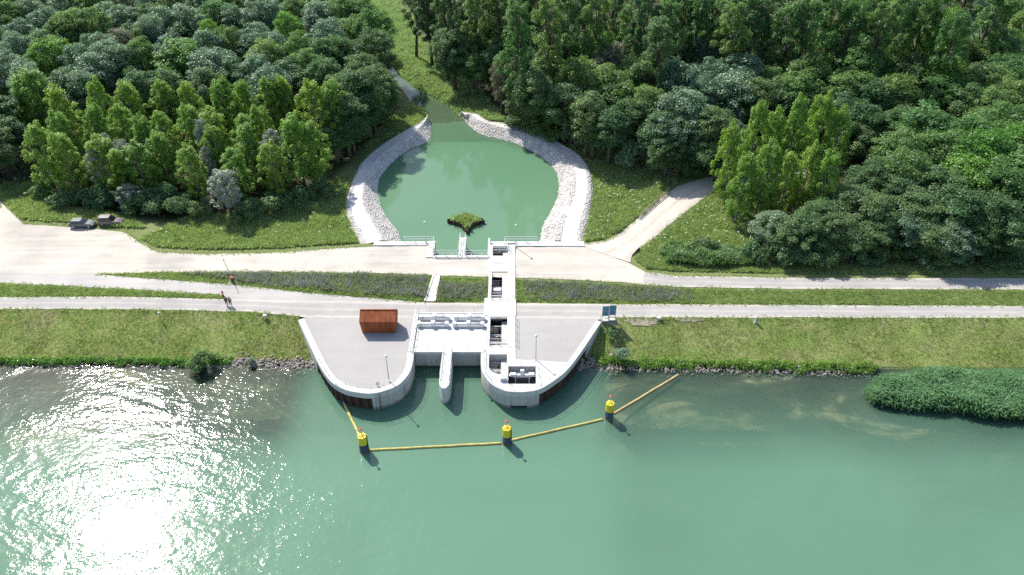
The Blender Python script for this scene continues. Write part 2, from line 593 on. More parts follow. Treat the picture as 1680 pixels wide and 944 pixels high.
M['viola'] = leaf_mat("violet_flowers", (0.21, 0.23, 0.23), (0.33, 0.34, 0.37), 0.4, 0.0, 0.0, 0.6, (1.1, 1.1, 1.1))
M['reed'] = leaf_mat("reed_leaves", (0.072, 0.165, 0.066), (0.170, 0.310, 0.135), 0.42, 0.0, 0.02, 0.5, (1.2, 1.35, 0.9))
M['canal_water'] = water_mat("canal_water", (0.088, 0.178, 0.117), (0.102, 0.197, 0.133), 0.22, 0.50, (0.75, 1.25, 1.0), 0.09, 0.40, 0.25)
M['pond_water'] = water_mat("pond_water", (0.088, 0.178, 0.105), (0.102, 0.190, 0.108), 0.012, 1.1, (0.5, 1.4, 1.0), 0.03, 1.3, 0.2)
M['channel_water'] = simple_mat("channel_water", (0.035, 0.06, 0.055), (0.02, 0.035, 0.035), 1.2, 0.08, 0.0, 0.5, 0.6, 2.5)


def ground_mat():
    t = NT("ground_earth_and_turf")
    v = t.pos()
    n1 = t.noise(v, 0.15, 6, 0.6)
    col = t.ramp(n1, [(0.3, (0.120, 0.155, 0.055)), (0.5, (0.165, 0.200, 0.075)), (0.72, (0.220, 0.225, 0.110))])
    litter = t.ramp(t.noise(v, 0.8, 5, 0.65), [(0.35, (0.030, 0.030, 0.018)), (0.65, (0.060, 0.062, 0.030))])
    col = t.mix(t.attr("wood"), col, litter)
    f = t.noise(v, 4.0, 5, 0.7)
    col = t.mix(0.5, col, t.ramp(f, [(0.3, (0.4, 0.4, 0.4)), (0.65, (1, 1, 1))]), 'MULTIPLY')
    return t.principled(col, 0.95, 0, 0.1, t.bump(f, 0.7, 0.15))


def bank_mat():
    t = NT("mown_bank_turf")
    v = t.pos()
    n1 = t.noise(v, 0.22, 6, 0.62, 0.3)
    col = t.ramp(n1, [(0.34, (0.170, 0.245, 0.055)), (0.54, (0.230, 0.285, 0.085)), (0.74, (0.320, 0.300, 0.150))])
    rows = t.noise(t.pos((0.05, 1.6, 1.6)), 1.2, 4)
    col = t.mix(t.ramp(rows, [(0.45, (0, 0, 0)), (0.7, (0.5, 0.5, 0.5))]), col, (0.29, 0.255, 0.13))
    f = t.noise(v, 5.0, 5, 0.7)
    col = t.mix(0.45, col, t.ramp(f, [(0.3, (0.35, 0.35, 0.35)), (0.6, (1, 1, 1))]), 'MULTIPLY')
    return t.principled(col, 0.95, 0, 0.1, t.bump(f, 0.8, 0.12))


def bed_mat():
    t = NT("canal_bed_sand_and_weed")
    v = t.pos((0.6, 1.0, 1.0))
    n1 = t.noise(v, 0.11, 6, 0.66, 0.5)
    col = t.ramp(n1, [(0.42, (0.045, 0.043, 0.030)), (0.52, (0.090, 0.082, 0.056)), (0.60, (0.34, 0.30, 0.19))])
    f = t.noise(v, 2.2, 5, 0.7)
    col = t.mix(0.5, col, t.ramp(f, [(0.35, (0.3, 0.3, 0.3)), (0.6, (1, 1, 1))]), 'MULTIPLY')
    return t.principled(col, 0.95, 0, 0.1)


M['ground'] = ground_mat()
M['bank'] = bank_mat()
M['bed'] = bed_mat()

# ------------------------------------------------------------------ plan outlines
ZT = 3.0           # crest, road and platform level; the canal is level 0
ZP = 0.8           # pond level
POND_L = [(664, 398), (657, 375), (641, 357), (629, 335), (624, 314), (624.5, 298), (632, 283), (648, 266), (669, 249), (694, 238), (709, 231)]
CREEK_L = [(710, 218), (709, 205), (703, 194), (694, 180), (675, 163), (663, 145), (648, 126), (625, 108), (600, 96)]
CREEK_R = [(640, 108), (657, 124), (680, 141.5), (706, 157), (737, 175), (752, 188), (767, 206)]
POND_R = [(783, 220), (807, 227.6), (835, 234), (866, 247.5), (890, 263), (906, 280), (912, 301), (909, 323), (899.5, 344), (887, 363), (881, 381), (879, 398)]
RING_L = [(589, 404), (580, 381), (568, 354), (565, 335), (572, 310), (583, 286), (595, 264), (617, 244), (641, 227), (669, 212), (688, 204), (700, 195)]
RING_R = [(764, 191), (783, 188), (804, 200), (835, 203), (866, 209), (899, 221), (924, 237), (949, 252), (965.6, 273.6), (972, 298), (972, 323), (967, 347), (961, 375), (957, 404)]
pond_poly = [P(a, b, ZP) for a, b in POND_L + CREEK_L + CREEK_R + POND_R] + [Vector((0.4, 121.8, 0)), Vector((0.4, 118.3, 0)), Vector((-14, 118.3, 0)), Vector((-14.2, 121.8, 0))]
ring_poly = [P(a, b, 2.2) for a, b in RING_L + RING_R]
Y0_x = [-140, -90, -78, -68, -56, -40, -25, 13, 22, 40, 150]
Y0_y = [140, 134, 128.5, 124, 119.5, 119.5, 121, 121, 116, 112.5, 112.5]


BT_X, BT_Y = [-200, -58, -41, -34, 14, 200], [102.9, 102.8, 102.0, 100.9, 100.4, 100.2]      # top edge of the canal bank


def H(x, y):
    x = np.asarray(x, dtype=float)
    y = np.asarray(y, dtype=float)
    y0 = np.interp(x, Y0_x, Y0_y)
    z = 2.95 - 0.95 * sstep(y0, y0 + 9, y)
    z = z + (vnoise(x, y, 0.07, 3) - 0.5) * 0.8 * sstep(y0 + 6, y0 + 25, y)
    # bank down to the canal
    yt = np.interp(x, BT_X, BT_Y)
    zb = np.interp((y - 92.6) / (yt - 92.6), [-4, -1.5, -0.5, 0, 1.0], [-6, -4, -1.5, -0.45, 2.9])
    z = np.where(y < yt, np.minimum(z, zb - 0.25), z)
    d = dist_poly(pond_poly, x, y)
    ins = inside(pond_poly, x, y)
    sd = np.where(ins, -d, d)
    cut = np.where(sd < 0, ZP - 0.25 + sd * 0.55, ZP - 0.25 + sd * 0.42)
    cut = np.maximum(cut, ZP - 2.4)
    creek = y > 169
    cut = np.where(creek & (sd < 0), np.maximum(cut, ZP - 0.38), cut)
    z = np.where((y > 123.5) | ins, np.minimum(z, cut), z)
    inr = inside(ring_poly, x, y)
    z = np.where(inr & (y > 119), np.minimum(np.minimum(z, 1.75), cut - 0.7), z)
    # inlet bays and fish channel
    bay = (x > -15.2) & (x < -3.6) & (y < 93.5)
    z = np.where(bay, np.minimum(z, -3.0), z)
    chn = (x > -3.7) & (x < -0.6) & (y < 122.5) & (y > 84)
    z = np.where(chn, np.minimum(z, -1.2), z)
    bas = (x > -0.8) & (x < 3.8) & (y > 84) & (y < 89.2)
    z = np.where(bas, np.minimum(z, -1.0), z)
    return z


def grid_lines(specs):
    out = []
    for a, b, st in specs:
        n = max(1, int(round((b - a) / st)))
        out += list(np.linspace(a, b, n, endpoint=False))
    out.append(specs[-1][1])
    return np.array(out)


def grid_mesh(name, xs, ys, zf, attrs=None):
    X, Y = np.meshgrid(xs, ys)
    Z = zf(X, Y)
    v = np.stack([X.ravel(), Y.ravel(), Z.ravel()], axis=1)
    nx, ny = len(xs), len(ys)
    i = np.arange((ny - 1) * (nx - 1))
    r, c = i // (nx - 1), i % (nx - 1)
    a = r * nx + c
    q = np.stack([a, a + 1, a + nx + 1, a + nx], axis=1)
    at = {k: f(X, Y).ravel() for k, f in (attrs or {}).items()}
    return fast_mesh(name, v, quads=q, attrs=at, smooth=True)


# ------------------------------------------------------------------ ground, banks, water
xs = grid_lines([(-560, -160, 40), (-160, -46, 1.5), (-46, 26, 0.5), (26, 160, 1.5), (160, 560, 40)])
ys = grid_lines([(93, 126, 0.5), (126, 215, 1.0), (215, 330, 3.0), (330, 660, 30)])
PPX = lambda pts: [P(a, b, 2.2) for a, b in pts]
FLOOR_L = PPX([(-250, 330), (60, 338), (110, 350), (350, 368), (420, 348), (545, 300), (555, 282), (612, 226), (640, 198), (655, 180), (650, 130), (610, 90), (590, 20), (590, -60), (-500, -60)])
FLOOR_R = PPX([(660, -60), (668, 10), (700, 60), (740, 108), (790, 158), (835, 198), (880, 206), (930, 232), (1000, 246), (1060, 262), (1110, 278), (1185, 276), (1215, 310), (1235, 425), (1700, 434), (2000, 434), (2300, -60)])


def wood_mask(x, y):
    m = np.zeros(np.shape(x))
    for poly in (FLOOR_L, FLOOR_R):
        d = np.where(inside(poly, x, y), 1, -1) * dist_poly(poly, x, y)
        m = np.maximum(m, sstep(-1.5, 2.0, d))
    return np.maximum(m, sstep(255, 275, y))


ground = link("ground", grid_mesh("ground", xs, ys, H, {"wood": wood_mask}), M['ground'])
tag(ground, kind='structure')


def bedz(x, y):
    sh = np.interp(y, [-20, 40, 71, 75, 78.2, 83, 88, 92.8, 95], [-6, -6, -4.6, -2.7, -1.45, -0.85, -0.55, -0.05, 0.4])
    sh = sh + (vnoise(x, y, 0.15, 5) - 0.5) * 0.5 * np.clip(-sh, 0, 1) + (vnoise(x, y, 0.07, 6) - 0.5) * 1.6 * np.clip(-sh - 0.6, 0, 1)
    sh = np.where(y < 92, np.minimum(sh, -0.12), sh)
    near = sstep(-34, -27, x) * (1 - sstep(9, 17, x))
    sh = sh - near * 2.6
    return sh


bed = link("canal_bed", grid_mesh("canal_bed", grid_lines([(-300, -110, 10), (-110, 110, 1.5), (110, 300, 10)]), grid_lines([(-60, 50, 10), (50, 93.5, 1.2)]), bedz), M['bed'])
tag(bed, kind='structure')
canal = link("canal_water", grid_mesh("canal_water", grid_lines([(-300, -110, 10), (-110, 110, 1.0), (110, 300, 10)]), grid_lines([(-140, 50, 10), (50, 94, 1.0)]),
                                      lambda x, y: np.zeros_like(x), {"depth": lambda x, y: np.clip(-bedz(x, y), 0, 10)}), M['canal_water'])
tag(canal, kind='structure')


def loft(name, A, B, n, m, mat, zfun=None, jitter=0.0, seed=1, kind='structure'):
    """sheet between two polylines"""
    if len(A) == len(B):
        a = resample(A, n)
        pa = np.array([tuple(p) for p in A]); pb = np.array([tuple(p) for p in B])
        cs = np.concatenate([[0], np.cumsum(np.linalg.norm(np.diff(pa, axis=0), axis=1))])
        tt = np.linspace(0, cs[-1], n)
        b = np.stack([np.interp(tt, cs, pb[:, k]) for k in range(3)], axis=1)
    else:
        a, b = resample(A, n), resample(B, n)
    if jitter:
        for arr, sd in ((a, seed), (b, seed + 11)):
            k = np.arange(n)
            arr[:, 1] += (vnoise(arr[:, 0], k * 0.0, 0.9, sd) - 0.5) * jitter + (vnoise(arr[:, 0], k * 0.0, 0.23, sd + 3) - 0.5) * jitter
    t = np.linspace(0, 1, m)[None, :, None]
    g = a[:, None, :] * (1 - t) + b[:, None, :] * t
    if zfun is not None:
        g[:, :, 2] = zfun(g[:, :, 0], g[:, :, 1], np.broadcast_to(t[:, :, 0], g.shape[:2]))
    v = g.reshape(-1, 3)
    i = np.arange((n - 1) * (m - 1))
    r, c = i // (m - 1), i % (m - 1)
    q0 = r * m + c
    me = fast_mesh(name, v, quads=np.stack([q0, q0 + m, q0 + m + 1, q0 + 1], axis=1), smooth=True, attrs={"across": np.broadcast_to(t[:, :, 0], g.shape[:2]).ravel()})
    # upward facing
    o = link(name, me, mat)
    bm = bmesh.new(); bm.from_mesh(me)
    if sum(f.normal.z for f in bm.faces) < 0:
        bmesh.ops.reverse_faces(bm, faces=bm.faces)
    bm.to_mesh(me); bm.free()
    tag(o, kind=kind)
    return o


def flat(z):
    return lambda x, y, t: np.full_like(x, z)


def drape(off):
    return lambda x, y, t: H(x, y) + off


loft("creek_bed", PP([(709, 234)] + CREEK_L, ZP - 0.3), PP([(790, 226), (770, 208), (752, 188), (737, 175), (706, 157), (680, 141.5), (657, 124), (640, 108), (622, 96)], ZP - 0.3), 80, 6, M['soil'], flat(ZP - 0.33))


def pond_depth(x, y):
    return np.clip(ZP - H(x, y), 0.0, 5) * (1 - 0.1 * sstep(160, 170, y)) + 3.0 * (1 - sstep(158, 168, y)) * sstep(0.2, 1.2, np.clip(ZP - H(x, y), 0, 5))


pond = link("pond_water", grid_mesh("pond_water", grid_lines([(-75, 16, 0.8)]), grid_lines([(118.2, 260, 0.8)]), lambda x, y: np.full_like(x, ZP), {"depth": pond_depth}), M['pond_water'])
tag(pond, kind='structure')


# dam road along the canal
loft("dam_road", PP([(-320, 487), (0, 488), (200, 487), (370, 491), (520, 494), (700, 497), (845, 498), (1000, 499), (1300, 501), (1680, 502), (2000, 503)], ZT),
     PP([(-320, 508), (0, 507), (230, 508), (420, 512), (500, 521), (680, 522), (845, 522), (985, 524), (1000, 521), (1200, 521), (1680, 522), (2000, 522)], ZT), 500, 9, M['track_grey'], flat(3.012), 0.15)
loft("service_road", PP([(-320, 436), (0, 438), (160, 450), (240, 456), (380, 467), (520, 482), (620, 490), (700, 497)], ZT),
     PP([(-320, 463), (0, 464), (120, 470), (250, 477), (360, 484), (380, 492), (600, 505), (700, 508)], ZT), 260, 5, M['road_grey'], flat(3.004), 0.15, 5)
loft("gravel_road", PP([(-320, 250), (-120, 265), (-40, 290), (0, 328), (14, 345), (38, 369), (120, 373), (205, 381), (228, 398), (258, 414), (340, 417), (450, 415), (570, 406), (615, 404.5), (702, 404.5), (713, 424), (845, 424), (847, 406), (958, 405), (1028, 430), (1062, 448)], ZT),
     PP([(-320, 440), (-120, 443), (-40, 445), (0, 447), (20, 448), (50, 449), (120, 450), (205, 449), (228, 448), (258, 447), (340, 446), (450, 446), (570, 448), (615, 449), (702, 451), (713, 452), (845, 456), (847, 456), (958, 460), (1028, 464), (1062, 467.5)], ZT), 520, 7, M['road_beige'],
     lambda x, y, t: np.where(y > 125, H(x, y) + 0.06, 3.008), 0.2, 9)
loft("rear_road", PP([(1056, 446), (1110, 453), (1300, 456), (1680, 457), (2000, 457)], ZT), PP([(1056, 467), (1110, 471), (1300, 474.5), (1680, 475.5), (2000, 475.5)], ZT), 220, 9, M['track_grey'], flat(3.016), 0.12, 21)
loft("ramp_road", PP([(950, 407), (990, 396), (1020, 379), (1060, 345), (1085, 320), (1110, 303), (1150, 290), (1190, 284), (1300, 274), (1430, 268)], 2.4),
     PP([(1034, 436), (1036, 424), (1052, 406), (1082, 381), (1112, 357), (1140, 334), (1170, 312), (1197, 298), (1300, 286), (1430, 278)], 2.4), 120, 13, M['track_beige'],
     lambda x, y, t: np.maximum(H(x, y) + 0.10, np.where(y < 121.5, 3.03, 0)), 0.2, 4)
# grass banks
bank_z = lambda x, y, t: 2.98 - 3.35 * t ** 0.94 + (vnoise(x, y, 0.35, 8) - 0.5) * 0.18 * np.sin(np.pi * np.clip(t, 0, 1))
bank_l = [PP([(-320, 508.5), (0, 507.5), (230, 508.5), (420, 512), (489, 519)], ZT), PP([(-320, 598), (0, 599), (200, 600), (380, 602), (470, 603), (530, 604)], -0.3)]
bank_r = [PP([(985, 523), (1000, 521.5), (1200, 521.5), (1680, 522.5), (2000, 523)], ZT), PP([(925, 604), (1010, 604), (1250, 609), (1430, 612), (1680, 613), (2050, 613)], -0.3)]
loft("grass_bank", bank_l[0], bank_l[1], 160, 16, M['bank'], bank_z)
loft("grass_bank", bank_r[0], bank_r[1], 160, 16, M['bank'], bank_z)


# pond banks of broken stone with a gravel berm
def ring_z(t):
    return np.interp(t, [0, 0.05, 0.45, 0.5, 0.86, 0.93, 1.0], [0.2, 0.55, 2.2, 2.32, 2.36, 2.25, 1.9])


ring_sheets = []
for inner, outer in ((POND_L + CREEK_L[:3], RING_L), (CREEK_R[-2:] + POND_R, RING_R)):
    A = resample(catmull(PP(inner, ZP), 5), 130)
    B = resample(catmull(PP(outer, 2.2), 5), 130)
    for nm, ta, tb, mt in (("stone_bank", 0.0, 0.52, 'rubble'), ("berm_path", 0.50, 0.87, 'berm'), ("stone_bank", 0.85, 1.0, 'rubble')):
        lift = 0.03 if nm == "berm_path" else 0.0
        loft(nm, A * (1 - ta) + B * ta, A * (1 - tb) + B * tb, 130, 12, M[mt], lambda x, y, t, ta=ta, tb=tb, lift=lift: ring_z(ta + (tb - ta) * t) + lift + (vnoise(x, y, 0.9, 2) - 0.5) * 0.16)
    ring_sheets.append((resample(A, 200), resample(B, 200)))


# ------------------------------------------------------------------ stones
def stone_proto(rng):
    bm = bmesh.new()
    bmesh.ops.create_icosphere(bm, subdivisions=1, radius=1.0)
    for v in bm.verts:
        v.co *= 0.75 + 0.5 * rng.random()
        v.co.z *= 0.7
    vs = np.array([tuple(v.co) for v in bm.verts])
    fs = np.array([[v.index for v in f.verts] for f in bm.faces])
    bm.free()
    return vs, fs


STONES = [stone_proto(random) for _ in range(6)]


def stones_mesh(name, pts, sizes, rng):
    V, F, off = [], [], 0
    for k in range(6):
        sel = np.arange(len(pts)) % 6 == k
        p, s = pts[sel], sizes[sel]
        if not len(p):
            continue
        vs, fs = STONES[k]
        a = rng.random(len(p)) * 6.283
        ca, sa = np.cos(a)[:, None], np.sin(a)[:, None]
        st = 0.7 + 0.6 * rng.random((len(p), 1))
        x = vs[None, :, 0] * st
        y = vs[None, :, 1]
        w = np.stack([(x * ca - y * sa), (x * sa + y * ca), np.broadcast_to(vs[None, :, 2], x.shape)], axis=2) * s[:, None, None] + p[:, None, :]
        V.append(w.reshape(-1, 3))
        F.append((fs[None] + (np.arange(len(p)) * len(vs))[:, None, None] + off).reshape(-1, 3))
        off += len(p) * len(vs)
    return fast_mesh(name, np.concatenate(V), tris=np.concatenate(F))


for k, (A, B) in enumerate(ring_sheets):
    rng = np.random.default_rng(30 + k)
    n = 14000
    t = np.where(rng.random(n) < 0.76, rng.random(n) ** 0.9 * 0.53, 0.845 + rng.random(n) * 0.155)
    u = rng.random(n) * 199
    ui = u.astype(int)
    fu = (u - ui)[:, None]
    uj = np.minimum(ui + 1, 199)
    a = A[ui] * (1 - fu) + A[uj] * fu
    b = B[ui] * (1 - fu) + B[uj] * fu
    # the first metres by the wall on the left keep a wide bare berm
    p = a * (1 - t[:, None]) + b * t[:, None]
    p[:, 2] = ring_z(t) + 0.02
    s = 0.085 + 0.14 * rng.random(n) ** 2.2
    o = link("riprap_stones", stones_mesh("riprap_stones", p, s, rng), M['stone'])
    tag(o, ["pale broken stones covering the pond bank on the poplar side", "pale broken stones covering the pond bank on the ramp side"][k], "stones", kind='stuff')


def shore_stones(label, pxs, n, seed, mat, smin=0.15, smax=0.42, spread=1.0):
    rng = np.random.default_rng(seed)
    line = resample(PP(pxs, 0.1), 200)
    i = rng.integers(0, 200, n)
    p = line[i].copy()
    off = rng.normal(0, 0.55, n) * spread
    p[:, 0] += rng.random(n) - 0.5
    p[:, 1] += off
    p[:, 2] = 0.05 + np.clip(off, -1.2, 3) * 0.34
    s = smin + (smax - smin) * rng.random(n) ** 2
    o = link("bank_stones", stones_mesh("bank_stones", p, s, rng), mat)
    tag(o, label, "stones", kind='stuff')


shore_stones("brown riprap stones at the water edge beside the curved wall with the hut", [(350, 600), (400, 598), (520, 602)], 700, 41, M['stone_brown'], 0.12, 0.34, 1.2)
shore_stones("riprap stones climbing along the foot of the slanting white wall near the hut", [(500, 575), (512, 588), (524, 603)], 90, 42, M['stone_brown'])
shore_stones("grey riprap stones below the two blue panels beside the sheet piles", [(928, 606), (960, 602), (1010, 603)], 260, 43, M['stone_brown'], spread=1.6)
shore_stones("small stones at the water edge under the bank greenery near the reeds", [(1000, 605), (1250, 609), (1430, 613)], 700, 44, M['stone_brown'], 0.10, 0.26, 0.8)
shore_stones("small stones at the water edge beneath the glittering canal side bank", [(-100, 601), (180, 600), (360, 601)], 420, 45, M['stone_brown'], 0.10, 0.28, 0.8)


# ------------------------------------------------------------------ grasses
def scatter(poly, n, rng):
    xs_ = [p[0] for p in poly]; ys_ = [p[1] for p in poly]
    out = []
    tot = 0
    while tot < n:
        x = rng.uniform(min(xs_), max(xs_), n * 2)
        y = rng.uniform(min(ys_), max(ys_), n * 2)
        k = inside(poly, x, y)
        out.append(np.stack([x[k], y[k]], axis=1))
        tot += k.sum()
        if not k.any():
            break
    return np.concatenate(out)[:n]


def blades_mesh(name, p, h, blades, width, lean, rng, clump=0.15):
    """single-triangle blades in tufts; p (n,3)"""
    n = len(p)
    p = np.repeat(p, blades, axis=0)
    h = np.repeat(h, blades) * (0.6 + 0.7 * rng.random(n * blades))
    N = n * blades
    a = rng.random(N) * 6.283
    p = p + np.stack([np.cos(a), np.sin(a), np.zeros(N)], axis=1) * (clump * np.sqrt(rng.random(N)))[:, None]
    b = rng.random(N) * 6.283
    wv = np.stack([np.cos(b), np.sin(b), np.zeros(N)], axis=1) * (width * (0.6 + 0.8 * rng.random(N)))[:, None]
    c = rng.random(N) * 6.283
    tip = p + np.stack([np.cos(c), np.sin(c), np.zeros(N)], axis=1) * (h * lean * rng.random(N))[:, None]
    tip[:, 2] += h
    v = np.stack([p - wv, p + wv, tip], axis=1).reshape(-1, 3)
    f = np.arange(3 * N).reshape(-1, 3)
    return fast_mesh(name, v, tris=f, attrs={"rnd": rng.random(N)})


def grass(label, poly, n, h, mat, seed, blades=5, width=0.05, lean=0.7, zf=None, name="grass", clump=0.2, patchy=0.0):
    rng = np.random.default_rng(seed)
    xy = scatter(poly, n, rng)
    if patchy:
        k = vnoise(xy[:, 0], xy[:, 1], 0.3, seed) > patchy * rng.random(len(xy))
        xy = xy[k]
    xy = xy[~(inside(pond_poly, xy[:, 0], xy[:, 1]) | (inside(ring_poly, xy[:, 0], xy[:, 1]) & (xy[:, 1] > 121.5)))]
    z = (zf or H)(xy[:, 0], xy[:, 1])
    hh = h * (0.55 + 0.9 * vnoise(xy[:, 0], xy[:, 1], 0.35, seed + 1))
    o = link(name, blades_mesh(name, np.column_stack([xy, z]), hh, blades, width, lean, rng, clump), M[mat])
    tag(o, label, name.replace('_', ' '), kind='stuff')
    return o


W = lambda pts, z=2.2: PP(pts, z)
# strips between the roads
STRIP_MID = PP([(165, 450), (240, 448.5), (400, 447), (600, 450), (700, 453), (711, 453), (696, 494), (620, 489), (520, 481), (380, 466), (250, 457)], ZT)
STRIP_GAP = PP([(724, 455), (800, 458), (797, 494), (715, 494)], ZT)
STRIP_R = PP([(847, 459), (958, 464), (1060, 470), (1110, 474), (1300, 477), (1750, 478), (1900, 478), (1900, 501), (1680, 500), (1300, 499), (1000, 497), (847, 495)], ZT)
STRIP_L = PP([(-250, 466), (0, 467), (120, 472), (250, 479), (355, 486), (366, 489), (200, 485.5), (0, 486), (-250, 486)], ZT)
crest_z = lambda x, y: np.full_like(x, 2.95)
for i, (lb, poly, n) in enumerate([("weedy grass of the verge between the service road and gravel road", STRIP_MID, 9000),
                                   ("grassy square between the pale stair strip and the fish channel", STRIP_GAP, 2600),
                                   ("grass of the long verge running from the channel to the far road end", STRIP_R, 20000),
                                   ("narrow grass wedge ending beside the two walkers", STRIP_L, 9000)]):
    grass(lb, poly, n, 0.30, 'grass_tall', 60 + i, 5, 0.05, 1.3, crest_z)
FL_MID = PP([(300, 449), (600, 451), (700, 455), (698, 488), (620, 485), (450, 470)], ZT)
FL_R = PP([(860, 462), (960, 466), (1060, 472), (1140, 478), (1130, 494), (1000, 494), (860, 492)], ZT)
FL_GAP = PP([(722, 466), (798, 466), (795, 490), (716, 490)], ZT)
for i, (lb, poly, n) in enumerate([("blue-grey flowering weeds on the verge behind the rusty hut", FL_MID, 5200),
                                   ("blue-grey flowering weeds on the verge past the fish channel", FL_R, 4200),
                                   ("blue-grey flowering weeds between stair strip and fish channel", FL_GAP, 900)]):
    grass(lb, poly, n, 0.62, 'flower_strip', 70 + i, 7, 0.07, 1.1, crest_z, "flowering_weeds", 0.28, 1.1)
    grass(lb.replace("blue-grey flowering weeds", "violet flower spikes"), poly, n // 3, 0.8, 'viola', 80 + i, 4, 0.05, 0.3, crest_z, "violet_flowers", 0.25, 1.3)


# ragged tufts growing over the road edges
def verge(label, lines, seed, per_m=7, h=0.2, zf=None):
    rng = np.random.default_rng(seed)
    pts = []
    for ln in lines:
        L = sum((ln[i + 1] - ln[i]).length for i in range(len(ln) - 1))
        q = resample(ln, int(L * per_m))
        keep = vnoise(q[:, 0], q[:, 1], 0.7, seed) > 0.35 * rng.random(len(q)) + 0.12
        q = q[keep]
        q[:, 1] += rng.normal(0, 0.22, len(q))
        q[:, 0] += rng.normal(0, 0.15, len(q))
        pts.append(q)
    p = np.concatenate(pts)
    p[:, 2] = (zf or crest_z)(p[:, 0], p[:, 1]) + 0.03
    o = link("verge_grass", blades_mesh("verge_grass", p, h * (0.5 + rng.random(len(p))), 7, 0.05, 1.2, rng, 0.22), M['grass_tall'])
    tag(o, label, "verge grass", kind='stuff')


verge("ragged grass tufts along both edges of the dam road", [PP([(-250, 487), (0, 488), (200, 487), (366, 490)], ZT), PP([(-250, 508), (0, 507), (230, 508), (420, 512), (488, 519)], ZT), PP([(1000, 499), (1300, 501), (1680, 502), (1900, 503)], ZT), PP([(1000, 521), (1200, 521), (1680, 522), (1900, 522)], ZT)], 301)
verge("ragged grass tufts along the service and gravel road edges", [PP([(160, 450), (240, 456), (380, 467), (520, 482), (620, 490), (695, 497)], ZT), PP([(-250, 464), (0, 465), (120, 470), (250, 477), (360, 484)], ZT), PP([(160, 450), (258, 447), (450, 446), (615, 449), (711, 452)], ZT), PP([(724, 453), (800, 455)], ZT), PP([(847, 457), (958, 461), (1060, 467), (1110, 471), (1300, 475), (1900, 476)], ZT), PP([(1060, 448), (1110, 453), (1300, 456), (1900, 457)], ZT), PP([(38, 369), (120, 373)], 2.6), PP([(205, 381), (228, 398), (258, 414), (340, 417), (450, 415), (588, 405)], ZT)], 302)
verge("ragged grass tufts along the ramp road edges", [PP([(960, 405), (990, 396), (1020, 379), (1060, 345), (1085, 320), (1110, 303)], 2.5), PP([(1036, 424), (1052, 406), (1082, 381), (1112, 357), (1140, 334), (1170, 312)], 2.5)], 303, 7, 0.3, H)

# mown banks
def bank_scatter(label, top, bot, n, seed):
    rng = np.random.default_rng(seed)
    a, b = resample(top, 160), resample(bot, 160)
    u = rng.random(n) * 159
    i = u.astype(int)
    f = (u - i)[:, None]
    t = rng.random(n) * 0.93
    A = a[i] * (1 - f) + a[i + 1] * f
    B = b[i] * (1 - f) + b[i + 1] * f
    p = A * (1 - t[:, None]) + B * t[:, None]
    p[:, 2] = bank_z(p[:, 0], p[:, 1], t)
    keep = vnoise(p[:, 0], p[:, 1], 0.25, seed) + 0.35 > rng.random(n)
    p = p[keep]
    hh = 0.07 + 0.07 * vnoise(p[:, 0], p[:, 1], 0.5, seed)
    o = link("grass", blades_mesh("grass", p, hh, 4, 0.035, 1.6, rng, 0.2), M['grass_mown'])
    tag(o, label, "grass", kind='stuff')


bank_scatter("short mown grass on the canal bank below the walkers", bank_l[0], bank_l[1], 40000, 91)
bank_scatter("short mown grass on the canal bank above the reeds", bank_r[0], bank_r[1], 44000, 92)

# tall meadows
MEADOWS = [("meadow grass between the stone bank and the ramp road", [(958, 402), (972, 340), (974, 296), (966, 270), (950, 250), (926, 236), (1000, 240), (1060, 262), (1110, 284), (1108, 302), (1085, 319), (1058, 345), (1018, 377), (990, 394)], 9000, 0.55, 'grass_tall'),
           ("rough grass on the slope below the ramp road", [(1040, 432), (1052, 412), (1112, 362), (1195, 300), (1240, 330), (1250, 440), (1090, 450), (1060, 446)], 9000, 0.55, 'grass_tall'),
           ("shaded tall grass between the poplars and the stone bank", [(262, 412), (232, 398), (300, 360), (420, 350), (560, 290), (580, 280), (566, 330), (566, 352), (588, 403), (560, 405), (450, 413), (340, 415)], 12000, 0.6, 'grass_tall'),
           ("tall grass beside the parked cars at the track bend", [(-30, 300), (60, 300), (110, 345), (205, 352), (240, 378), (205, 379), (120, 371), (40, 367), (16, 342)], 5000, 0.55, 'grass_tall'),
           ("tall pale grass along the creek below the tall trees", [(600, -30), (600, 30), (640, 90), (660, 122), (706, 154), (752, 185), (766, 190), (800, 197), (835, 202), (800, 165), (740, 110), (700, 70), (660, 10), (650, -30)], 15000, 0.75, 'grass_pale'),
           ("grass verge in front of the dark wood beside the long road", [(1110, 451), (1060, 446), (1090, 436), (1250, 430), (1700, 432), (1950, 432), (1950, 456), (1680, 456), (1300, 455)], 12000, 0.35, 'grass_tall'),
           ("shaded grass tongue on the poplar side of the creek mouth", [(600, 240), (640, 195), (690, 165), (706, 190), (690, 203), (640, 226)], 4000, 0.6, 'grass_tall')]
for i, (lb, poly, n, h, mt) in enumerate(MEADOWS):
    grass(lb, W(poly), n, h, mt, 110 + i, 7, 0.10, 1.3, None, "meadow_grass", 0.25)


